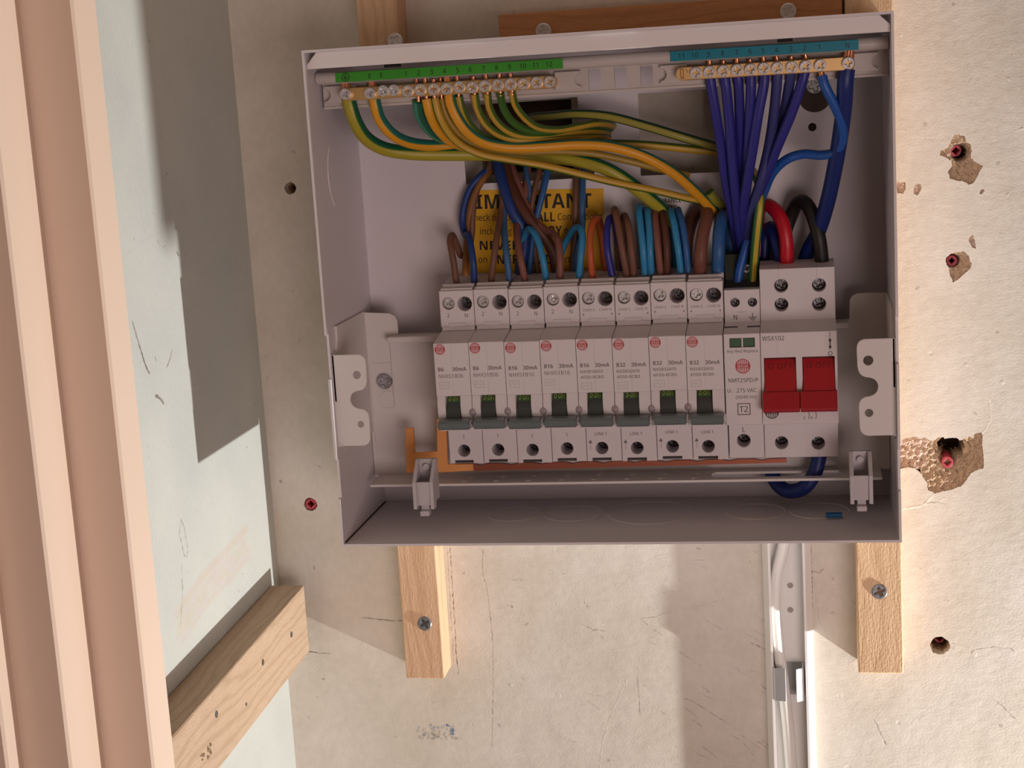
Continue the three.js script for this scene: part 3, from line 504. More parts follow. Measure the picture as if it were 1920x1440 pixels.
function breakerPrint(amps, code, afd) {
  return canvasTex(360, 1900, (g, W, H) => {
    ground(g, W, H);
    const f = '#a3918e';
    lineMM(g, 4.5, -17.4, 13.4, -17.4, 0.2, f); lineMM(g, 4.5, -17.4, 4.5, -19, 0.15, f); lineMM(g, 13.4, -17.4, 13.4, -19, 0.15, f); lineMM(g, 1, -19, 4.5, -19, 0.15, f); lineMM(g, 13.4, -19, 17.5, -19, 0.15, f); lineMM(g, 1.5, -21.4, 17, -21.4, 0.2, f);  // steps of the moulding, their shade drawn as thin darker lines
    lineMM(g, 9, -25, 9, -51.7, 0.1, '#b3a19e'); lineMM(g, 9, -88, 9, -92, 0.1, '#b3a19e');
    if (afd) { put(g, 'LOAD 2', 4.7, -13, 1.75, '#9d8e8d', true, 'center'); put(g, 'LOAD N', 13.2, -13, 1.75, '#9d8e8d', true, 'center'); for (const x of [1.9, 16.4]) { g.fillStyle = '#857978'; g.beginPath(); g.moveTo(x * PR, cy(-14.6)); g.lineTo((x + 0.55) * PR, cy(-15.6)); g.lineTo((x - 0.55) * PR, cy(-15.6)); g.fill(); lineMM(g, x, -15.4, x, -16.4, 0.14, '#857978'); } }
    else { put(g, '2', 4.4, -13.3, 2.9, INK, false, 'center'); put(g, 'N', 13.8, -13.6, 2.9, INK, false, 'center'); }
    globe(g, 3.3, -27.7, 2.65, '#b5323c');
    put(g, amps, 1.5, -38, 2.7, INK, true); put(g, '30mA', 9.1, -38, 2.7, INK, true, 'left', 7.8);
    if (afd) { put(g, code, 1.5, -41.2, 2.1, '#8d7f7e', true, 'left', 13.2); put(g, 'AFDD-RCBO', 1.6, -44, 2.1, '#8d7f7e', true, 'left', 13); }
    else put(g, code, 1.5, -41.5, 2.75, INK, false, 'left', 13.6);
    const yb = afd ? -48.4 : -46.2; g.strokeStyle = '#a79896'; g.lineWidth = 3; g.strokeRect(1.9 * PR, cy(yb + 1.6), 5 * PR, 3.2 * PR); g.beginPath(); g.moveTo(2.6 * PR, cy(yb - 0.6)); g.bezierCurveTo(3.6 * PR, cy(yb + 2.4), 4.6 * PR, cy(yb - 2.4), 5.9 * PR, cy(yb + 0.8)); g.stroke();
    if (afd) { put(g, 'LINE 1', 7.7, -77.4, 2.1, '#857978', true, 'center'); g.fillStyle = '#6f6463'; g.beginPath(); g.moveTo(2.1 * PR, cy(-80.3)); g.lineTo(3.1 * PR, cy(-82.2)); g.lineTo(1.1 * PR, cy(-82.2)); g.fill(); lineMM(g, 2.1, -82, 2.1, -85.6, 0.22, '#8d7f7e'); }
    else put(g, '1', 8.2, -77.6, 2.9, INK, false, 'center');
  });
}
const holesShape = (x0, x1, y0, y1, holes) => { const s = shapeOf([[x0, y0], [x1, y0], [x1, y1], [x0, y1]]); holes.forEach(([x, y, r]) => s.holes.push(circle(x, y, r))); return s; };
const leverTex = canvasTex(160, 260, (g, W, H) => { g.fillStyle = '#3c4240'; g.fillRect(0, 0, W, H); g.fillStyle = '#4a6b40'; g.fillRect(0, 0, W, 70); g.fillStyle = '#b4cc6a'; g.font = 'bold 46px ' + FONT; g.textAlign = 'center'; g.textBaseline = 'middle'; g.fillText('O·OFF', W / 2, 40, 150); });
const toDevice = (g) => frontUV(g, 0, -93, 18, 95);
function breakerParts() {
  const x0 = 0.12, x1 = 17.98, up = [[4.7, -7.1, 3.2], [13.3, -7.6, 3.75]], lo = [[7.9, -84.9, 3.25]];
  const back = profX([[20.4, -91.8], [22, -91.8], [22, -74], [37, -73.4], [37, -21.5], [24, -19], [24, 1.8], [14, 3.2], [3, 3.2], [3, -23.8], [27.3, -23.8], [27.3, -72], [20.4, -72]], x0, x1);
  const upper = plateXY(holesShape(x0, x1, -19.2, -0.6, up), 23.5, 38, 0.25, 24);
  const ridge = profX([[30, -0.8], [36.5, -0.8], [36, 0.4], [31.5, 0.6], [31, 1.9], [28, 2]], x0 + 0.6, x1 - 0.6);
  const step = bx(x0 + 0.5, x1 - 0.3, -21.4, -19, 30, 37.4);
  const lower = (() => { const s = shapeOf([[x0, -91.8], [2.6, -91.8], [2.6, -90], [12.6, -90], [12.6, -91.8], [x1, -91.8], [x1, -73.6], [x0, -73.6]]); lo.forEach(([x, y, r]) => s.holes.push(circle(x, y, r))); return plateXY(s, 21, 38, 0.2, 24); })();
  const noseTop = profX([[30, -21.5], [37.2, -21.5], [57.8, -24.7], [58, -25], [58, -51.6], [57.6, -51.9], [30, -51.9]], x0, x1);
  const cheek = (a, b) => profX([[30, -51.9], [57.3, -51.9], [58.4, -57], [57.6, -63], [55, -70.4], [30, -70.4]], a, b, 0.15);
  return [back, upper, ridge, step, lower, noseTop, cheek(x0, 4.3), cheek(12.1, x1), profX([[30, -51.9], [49, -51.9], [49, -70.4], [30, -70.4]], 4.2, 12.2)];
}
const breakerGeo = baked(join(breakerParts().map(toDevice)));
const leverGeo = baked(frontUV(profX([[48, -52.4], [51, -52.3], [54.5, -54.4], [57.6, -58.5], [59.5, -64.5], [48, -66]], 4.55, 11.85, 0.2), 4.5, -65, 7.4, 13));
const paddleGeo = baked((() => { const p = []; for (let i = 0; i <= 12; i++) { const a = -Math.PI * 0.5 + i / 12 * Math.PI, k = i % 4 === 2 ? 1.06 : 1; p.push([62 + 5.2 * k * Math.cos(a), -65.6 + 2.5 * k * Math.sin(a)]); } p.push([58.6, -63.2], [58.6, -68]); return profX(p, 1.5, 17.4, 0.35); })());
const clearGeo = baked([bx(17.45, 18.6, -67.2, -63.6, 59.5, 64.5, 0.3)]);
const lugGeo = baked(new THREE.SphereGeometry(1.75, 14, 10).scale(1, 1.2, 0.6).translate(18.1, -60.4, 57.9));
const slotShadeGeo = baked([bx(2.7, 12.5, -91.7, -90.1, 35.8, 36.2), bx(3.5, 12, -73.2, -72.4, 36.6, 37.9)]);  // dark plates put the shade into the notch and the recess
const prints = { a: breakerPrint('B6', 'NHXS1B06'), b: breakerPrint('B16', 'NHXS1B16'), c: breakerPrint('B16', 'NXSB16AFD', true), d: breakerPrint('B32', 'NXSB32AFD', true) };
const deviceMat = (map) => M(0xffffff, 0.5, { map });
const breakerMat = Object.fromEntries(Object.entries(prints).map(([k, v]) => [k, deviceMat(v)]));
const slotShade = M(0x3a3634, 0.7), leverMat = M(0xffffff, 0.45, { map: leverTex });
const breakerKinds = ['a', 'a', 'b', 'b', 'c', 'd', 'd', 'd'];
const breakerLabels = ['leftmost white breaker of the row, marked B6, above the copper fork', 'second white breaker from the left, marked B6 with NHXS1B06 below', 'third white breaker from the left, marked B16, with screws 2 and N', 'fourth white breaker from the left, marked B16, last with 2 and N prints',
  'fifth white breaker from the left, only B16 one with LOAD and LINE prints', 'sixth white breaker from the left, first of three marked B32', 'seventh white breaker from the left, middle one of three marked B32', 'eighth white breaker from the left, marked B32, beside the surge module'];
breakerKinds.forEach((k, i) => {
  const t = thing('circuit_breaker', breakerLabels[i], 'circuit breaker', [-89.7 + 18.15 * i, -0.35 + 0.25 * Math.sin(i * 2.3), 0], 'row of eight single breakers');
  const add = (n, g, m) => { const o = new THREE.Mesh(g, m); o.name = n; o.castShadow = o.receiveShadow = true; t.add(o); return o; };
  add('housing', breakerGeo, breakerMat[k]); add('lever', leverGeo, leverMat); add('handle', paddleGeo, MAT.paddle); add('clear_clip', clearGeo, MAT.clear); if (i < 7) add('lug', lugGeo, MAT.lug); add('slot_shade', slotShadeGeo, slotShade);
  screw('terminal_screw', screwGeo.mid, MAT.steel, t, 4.9, -6.9, 36.6); screw('terminal_screw', screwGeo.mid, MAT.screwShaded, t, 13.7, -7.2, 28); screw('terminal_screw', screwGeo.mid, MAT.screwShaded, t, 8, -84.7, 25);
});
// surge module
{
  const t = thing('surge_module', 'narrow white surge protector with two green flags left of the red switch', 'surge protector', [55.75, 0, 0]);
  const tx = canvasTex(360, 1900, (g, W, H) => {
    ground(g, W, H);
    put(g, 'N', 5.4, -19.6, 3.3, BLACK, false, 'center'); const e = 13.9; lineMM(g, e, -17.6, e, -19.7, 0.3, BLACK); lineMM(g, e - 2, -19.8, e + 2, -19.8, 0.3, BLACK); lineMM(g, e - 1.4, -20.5, e + 1.4, -20.5, 0.3, BLACK); lineMM(g, e - 0.8, -21.2, e + 0.8, -21.2, 0.3, BLACK);
    lineMM(g, 0, -23.2, 6.7, -23.2, 0.35, '#2a1f1d'); lineMM(g, 11.3, -23.2, 18, -23.2, 0.35, '#2a1f1d'); lineMM(g, 6.9, -17, 11, -17, 0.14, '#8a7a77');
    put(g, 'Any Red Replace', 9, -33.4, 2.1, '#3a302f', false, 'center', 15.2); globe(g, 9, -40.9, 3.6, '#b5323c');
    put(g, 'NMT2SPD/P', 8.9, -47.9, 2.75, BLACK, false, 'center', 15.8); put(g, 'U', 0.9, -53, 2.6, BLACK, false); put(g, 'c', 2.9, -53.4, 1.6, BLACK); put(g, '275 VAC', 5.6, -53, 2.6, BLACK, false, 'left', 10.6); put(g, '(50/60 Hz)', 5, -56.2, 2.2, '#3a302f', false, 'left', 11.4);
    g.strokeStyle = BLACK; g.lineWidth = 7; g.strokeRect(5.9 * PR, cy(-59.6), 5.9 * PR, 5.4 * PR); put(g, 'T2', 8.85, -62.4, 4.1, BLACK, false, 'center'); put(g, 'L', 7.5, -77, 3.6, BLACK, false, 'center');
  });
  const x0 = 0.1, x1 = 17.6, m = deviceMat(tx);
  const nose = shapeOf([[x0, -70.3], [x1, -70.3], [x1, -24.8], [x0, -24.8]]); nose.holes.push(holeOf([[2.9, -31.6], [15.1, -31.6], [15.1, -27], [2.9, -27]]));
  const parts = [profX([[20.4, -91.6], [22, -91.6], [22, -74], [37, -73.4], [37, -23.5], [26, -23.5], [26, -7], [3, -5], [3, -23.8], [27.3, -23.8], [27.3, -72], [20.4, -72]], x0, x1), plateXY(holesShape(x0, x1, -23.4, -5.8, [[5.4, -12.2, 2.3], [14, -12.3, 2.3]]), 25.5, 38, 0.25, 24), plateXY(holesShape(x0, x1, -91.6, -73.5, [[7.4, -82.7, 3.4]]), 21, 38, 0.25, 24),
    profX([[30, -21.9], [37, -21.9], [57.4, -24.8], [57.4, -25.2], [30, -25.2]], x0, x1), plateXY(nose, 54, 58, 0.25), bx(x0 + 0.1, x1 - 0.1, -70.2, -24.9, 30, 55)];
  mesh('housing', parts.map(toDevice), m, t);
  mesh('status_flag', bx(3.3, 8.6, -31.2, -27.4, 55, 56.6), MAT.flag, t); mesh('status_flag', bx(9.5, 14.7, -31.2, -27.4, 55, 56.6), MAT.flag, t); mesh('window_bar', bx(8.7, 9.4, -31.5, -27, 55, 57.4), M(BASE, 0.5), t);
  mesh('terminal_block', [profX([[3, -6], [29.5, -6], [29.5, -5.3], [24, -2.5], [20, 10], [3, 10]], x0 + 0.2, x1 - 0.2)], MAT.spdDark, t);
  screw('terminal_screw', screwGeo.small, MAT.screwShaded, t, 5.5, -12.1, 34); screw('terminal_screw', screwGeo.small, MAT.screwShaded, t, 14.1, -12.2, 34); screw('terminal_screw', screwGeo.mid, MAT.screwShaded, t, 7.6, -82.5, 27); screw('terminal_screw', screwGeo.small, MAT.steel, t, 11.2, 3, 23.2, 0.4, -0.3);
}
// main switch
{
  const t = thing('main_switch', 'double width white main switch with two red levers at the right', 'switch', [73.5, 0, 0]);
  const tx = canvasTex(732, 1900, (g, W, H) => {
    ground(g, W, H); lineMM(g, 9.4, 4, 9.4, -1.5, 0.12, '#a39490'); lineMM(g, 28, 4, 28, -1.5, 0.12, '#a39490'); lineMM(g, 8.2, -28, 8.2, -37, 0.1, '#a99a96'); lineMM(g, 8.2, -88, 8.2, -92, 0.12, '#a39490'); lineMM(g, 26.8, -88, 26.8, -92, 0.12, '#a39490');
    put(g, 'WSX102', 0.9, -27.6, 3, BLACK, false, 'left', 11.4); put(g, 'I', 33.3, -26.5, 2.8, BLACK, false, 'center'); lineMM(g, 33.3, -28.6, 33.3, -33.2, 0.55, BLACK);
    g.fillStyle = BLACK; for (const [a, b] of [[-27.9, -29.8], [-34, -32.1]]) { g.beginPath(); g.moveTo(33.3 * PR, cy(a)); g.lineTo(32.5 * PR, cy(b)); g.lineTo(34.1 * PR, cy(b)); g.fill(); }
    g.strokeStyle = BLACK; g.lineWidth = 6; g.beginPath(); g.arc(33.3 * PR, cy(-35.8), 18, 0, 7); g.stroke();
    globe(g, 4.6, -64, 3.4, '#1c1716'); g.lineWidth = 5; for (const x of [22.2, 25.6]) { g.beginPath(); g.moveTo((x - 0.6) * PR, cy(-63.8)); g.quadraticCurveTo((x + 0.9) * PR, cy(-65), x * PR, cy(-68)); g.stroke(); } put(g, '2', 20.2, -67.4, 1.9, BLACK, false, 'center'); put(g, '4', 23.6, -67.4, 1.9, BLACK, false, 'center');
    lineMM(g, 29.6, -64.6, 31, -63.2, 0.35, BLACK); lineMM(g, 33.6, -64.6, 32.2, -63.2, 0.35, BLACK);
  });
  const x0 = 0.1, x1 = 36.6, m = deviceMat(tx), uv = (g) => frontUV(g, 0, -93, 36.6, 95);
  const nose = shapeOf([[x0, -70.4], [x1, -70.4], [x1, -24.8], [x0, -24.8]]); nose.holes.push(holeOf([[1.5, -63], [16.8, -63], [16.8, -37.2], [1.5, -37.2]]), holeOf([[19.9, -63], [35.3, -63], [35.3, -37.2], [19.9, -37.2]]));
  const top = holesShape(x0, x1, -23.6, 3.9, [[10.5, -4.6, 3.35], [10.4, -14.1, 3.35], [28.9, -4.9, 3.35], [28.8, -14.4, 3.35]]);
  mesh('housing', [profX([[20.4, -91.8], [22, -91.8], [22, -74], [37, -73.4], [37, -23.5], [24, -22], [24, 3.9], [36, 3.9], [19.5, 6.1], [19.5, -23.8], [27.3, -23.8], [27.3, -72], [20.4, -72]], x0, x1), plateXY(top, 23.5, 38, 0.25, 24), plateXY(holesShape(x0, x1, -91.8, -73.6, [[8.5, -84.2, 3.3], [26.7, -84.8, 3.3]]), 21, 38, 0.25, 24),
    profX([[30, -21.6], [37, -21.6], [57.4, -24.8], [57.4, -25.2], [30, -25.2]], x0, x1), plateXY(nose, 48, 58, 0.25), bx(x0 + 0.1, x1 - 0.1, -70.3, -24.9, 30, 49)].map(uv), m, t);
  const redTex = canvasTex(300, 400, (g, W, H) => { g.fillStyle = '#a8141f'; g.fillRect(0, 0, W, H); g.fillStyle = '#7d0f18'; g.font = 'bold 92px ' + FONT; g.textBaseline = 'middle'; g.textAlign = 'left'; g.fillText('O OFF', 28, 88, 250); });
  const rm = M(0xffffff, 0.42, { map: redTex });
  for (const [a, b] of [[1.7, 16.6], [20.1, 35.1]]) mesh('lever', frontUV(profX([[49, -38.4], [54, -38.6], [57.5, -46], [60.5, -53], [62, -60], [49, -60]], a, b, 0.2), a, -55, b - a, 17), rm, t);
  for (const [a, b] of [[0.5, 18.2], [18.5, 36.1]]) mesh('lever_bar', profX([[58.3, -53.6], [62, -53.5], [65.4, -61.2], [65.2, -62.2], [63.6, -63.3], [58.3, -63]], a, b, 0.25), MAT.red, t);
  for (const [x, y, z] of [[10.5, -4.6, 31.5], [10.4, -14.1, 29.5], [28.9, -4.9, 31], [28.8, -14.4, 29.5], [8.6, -84, 27], [26.8, -84.6, 27]]) screw('terminal_screw', screwGeo.mid, MAT.screwShaded, t, x, y, z);
}
// copper busbar below the row
{
  const t = thing('busbar', 'copper busbar comb with forked left end along the bottom of the breakers', 'busbar');
  mesh('fork', plateXY(shapeOf([[-113.4, -73.1], [-109, -73.1], [-109, -86.6], [-97, -86], [-96, -68.6], [-90.8, -68.6], [-91.6, -93], [-78, -93], [-78, -96.9], [-97, -97.4], [-98, -89.6], [-108, -89.8], [-109.6, -97.4], [-114.6, -97.4]]), 33.2, 35.2, 0.25), MAT.copperPlate, t);
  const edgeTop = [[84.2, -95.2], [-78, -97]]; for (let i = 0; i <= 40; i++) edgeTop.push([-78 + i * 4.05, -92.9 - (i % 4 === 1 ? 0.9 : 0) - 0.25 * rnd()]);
  mesh('comb_strip', plateXY(shapeOf(edgeTop), 33.3, 35), MAT.copperDark, t).userData.label = 'darker copper strip';  // whole strip in a darker copper than the fork
}
// grey plastic catches on the shelf
function catchClip(x, label) {
  const t = thing('cover_catch', label, 'catch', [x, -92, 60], 'grey plastic cover catches');
  const wall = [[0, 8.4], [3, 8.4], [13, -1.4], [13.6, -15], [9, -15.6], [7, -12], [0, -12.2]];
  mesh('cheek', profX(wall, -5.4, -3.5, 0.2), MAT.greyPlastic, t); mesh('cheek', profX(wall, 3.5, 5.4, 0.2), MAT.greyPlastic, t);
  mesh('back_web', [bx(-4.4, 4.4, -12, 8.3, 0.2, 1.8), cylZ(1.7, 1.7, 3.4, 0, 4.4, 18)], MAT.greyPlastic, t);
  mesh('front_web', [bx(-4.4, 4.4, -13.4, -1.4, 10.6, 12.2)], MAT.greyPlastic, t);
  mesh('foot', [bx(-2.4, 2.4, -19, -16.2, 8, 13, 0.6), bx(-2, 2, -17, -12, 8.6, 10.6)], MAT.greyPlastic, t);
}
catchClip(-96.5, 'grey plastic catch at the left, in front of the copper fork'); catchClip(119.8, 'grey plastic catch at the right end of the shelf');

// ---------------------------------------------------------------- stickers and the blue offcut
{
  const t = thing('warning_sticker', 'yellow warning notice stuck on the back of the box behind wires', 'sticker', [-43.5, 24.5, 1.3]);
  const tx = canvasTex(1152, 704, (g, W, H) => {
    g.fillStyle = '#e2ac12'; g.fillRect(0, 0, W, H); g.fillStyle = '#14100a'; g.textAlign = 'center'; g.textBaseline = 'middle';
        const fit = (segs, x0, x1, y) => { let w = 0; segs.forEach(([s, f]) => { g.font = f; w += g.measureText(s).width; }); g.save(); g.translate(x0, y); g.scale((x1 - x0) / w, 1); g.textAlign = 'left'; let x = 0; segs.forEach(([s, f]) => { g.font = f; g.fillText(s, x, 0); x += g.measureText(s).width; }); g.restore(); };
    const n = '78px ' + FONT, b = 'bold 108px ' + FONT;
    fit([['IMPORTANT', 'bold 168px ' + FONT]], 70, 1052, 100); fit([['Check tightness of ', n], ['ALL', b], [' Connections', n]], 10, 1140, 232); fit([['including ', n], ['FACTORY', b], [' ones', n]], 100, 960, 348); fit([['NEVER', b], [' work', n]], 88, 640, 470); fit([['on ', n], ['ENERGISED', b], [' parts', n]], 80, 900, 590);
  });
  const g = bx(-36.5, 36.5, -22, 22, 0, 0.12); frontUV(g, -36.5, -22, 73, 44);
  mesh('print', g, M(0xffffff, 0.5, { map: tx }), t); t.rotation.z = -0.035;
}
{
  const t = thing('maker_sticker', 'small white sticker of black capitals near the thick yellow wire', 'sticker', [26, 37, 1.3]);
  const tx = canvasTex(512, 256, (g, W, H) => { g.fillStyle = '#e8e2dd'; g.fillRect(0, 0, W, H); g.fillStyle = '#18120f'; g.font = 'bold 62px ' + FONT; g.textAlign = 'center'; g.textBaseline = 'middle'; g.fillText('ASSURANCE', W / 2, 118, 440); g.fillText('NWREWC', W / 2 - 10, 192, 330); });
  const g = bx(-11.5, 11.5, -6, 6, 0, 0.12); frontUV(g, -11.5, -6, 23, 12); mesh('print', g, M(0xffffff, 0.5, { map: tx }), t); t.rotation.z = -0.04;
}
{
  const t = thing('insulation_offcut', 'short blue offcut of wire insulation lying at the bottom right of the box', 'offcut', [107, -119.6, 48]);
  const s = new THREE.Shape(); s.absarc(0, 0, 1.85, 0, 7, false); s.holes.push(circle(0, 0, 1.1)); mesh('sleeve', extrude(s, 8).translate(0, 0, -4).rotateY(Math.PI / 2 + 0.03), M(0x1f6fae, 0.45), t);
}

// ---------------------------------------------------------------- wires: [label, colour, radius, turn of the stripe, bare end, group, points]
const stripe = (yel, grn, part) => { const a = new THREE.Color(yel), b = new THREE.Color(grn), c = (v) => Math.round(v * 255); a.convertLinearToSRGB(); b.convertLinearToSRGB();
  const t = pixelTex(64, 2, (u) => { const d = Math.min(u, 1 - u) * 2, k = Math.max(0, Math.min(1, (part - d) / 0.06 + 0.5)); return [c(b.r + (a.r - b.r) * k), c(b.g + (a.g - b.g) * k), c(b.b + (a.b - b.b) * k)]; }); return M(0xffffff, 0.42, { map: t }); };
const WIRE = {
  olive: stripe('#a89d2c', '#075a3a', 0.48), amber: stripe('#dc9a1e', '#1d6a60', 0.46), dgreen: stripe('#3d8a6c', '#1c5c46', 0.3), ygthin: stripe('#c09a34', '#47651f', 0.36), brthin: stripe('#a58738', '#5c5c24', 0.46), gythin: stripe('#8f8f38', '#37641f', 0.42), dgline: stripe('#9c9440', '#17402c', 0.24), sgy: stripe('#c4aa3c', '#2f6a38', 0.17),
  indigo: M(0x2b2c86, 0.45), greyindigo: M(0x343a78, 0.5), blue: M(0x1d55a8, 0.42), navy: M(0x11286e, 0.45), dblue: M(0x1d3c7c, 0.48), slate: M(0x38618f, 0.5), sky: M(0x2f86b8, 0.45), mblue: M(0x2a5c96, 0.48),
  brown: M(0x714c3a, 0.55), pbrown: M(0x7f5044, 0.55), dbrown: M(0x57301f, 0.55), tbrown: M(0x744839, 0.55), ochre: M(0x8a5a24, 0.55), orange: M(0xb5552a, 0.5), red: M(0xc01028, 0.4), black: M(0x1d1b1a, 0.5),
};
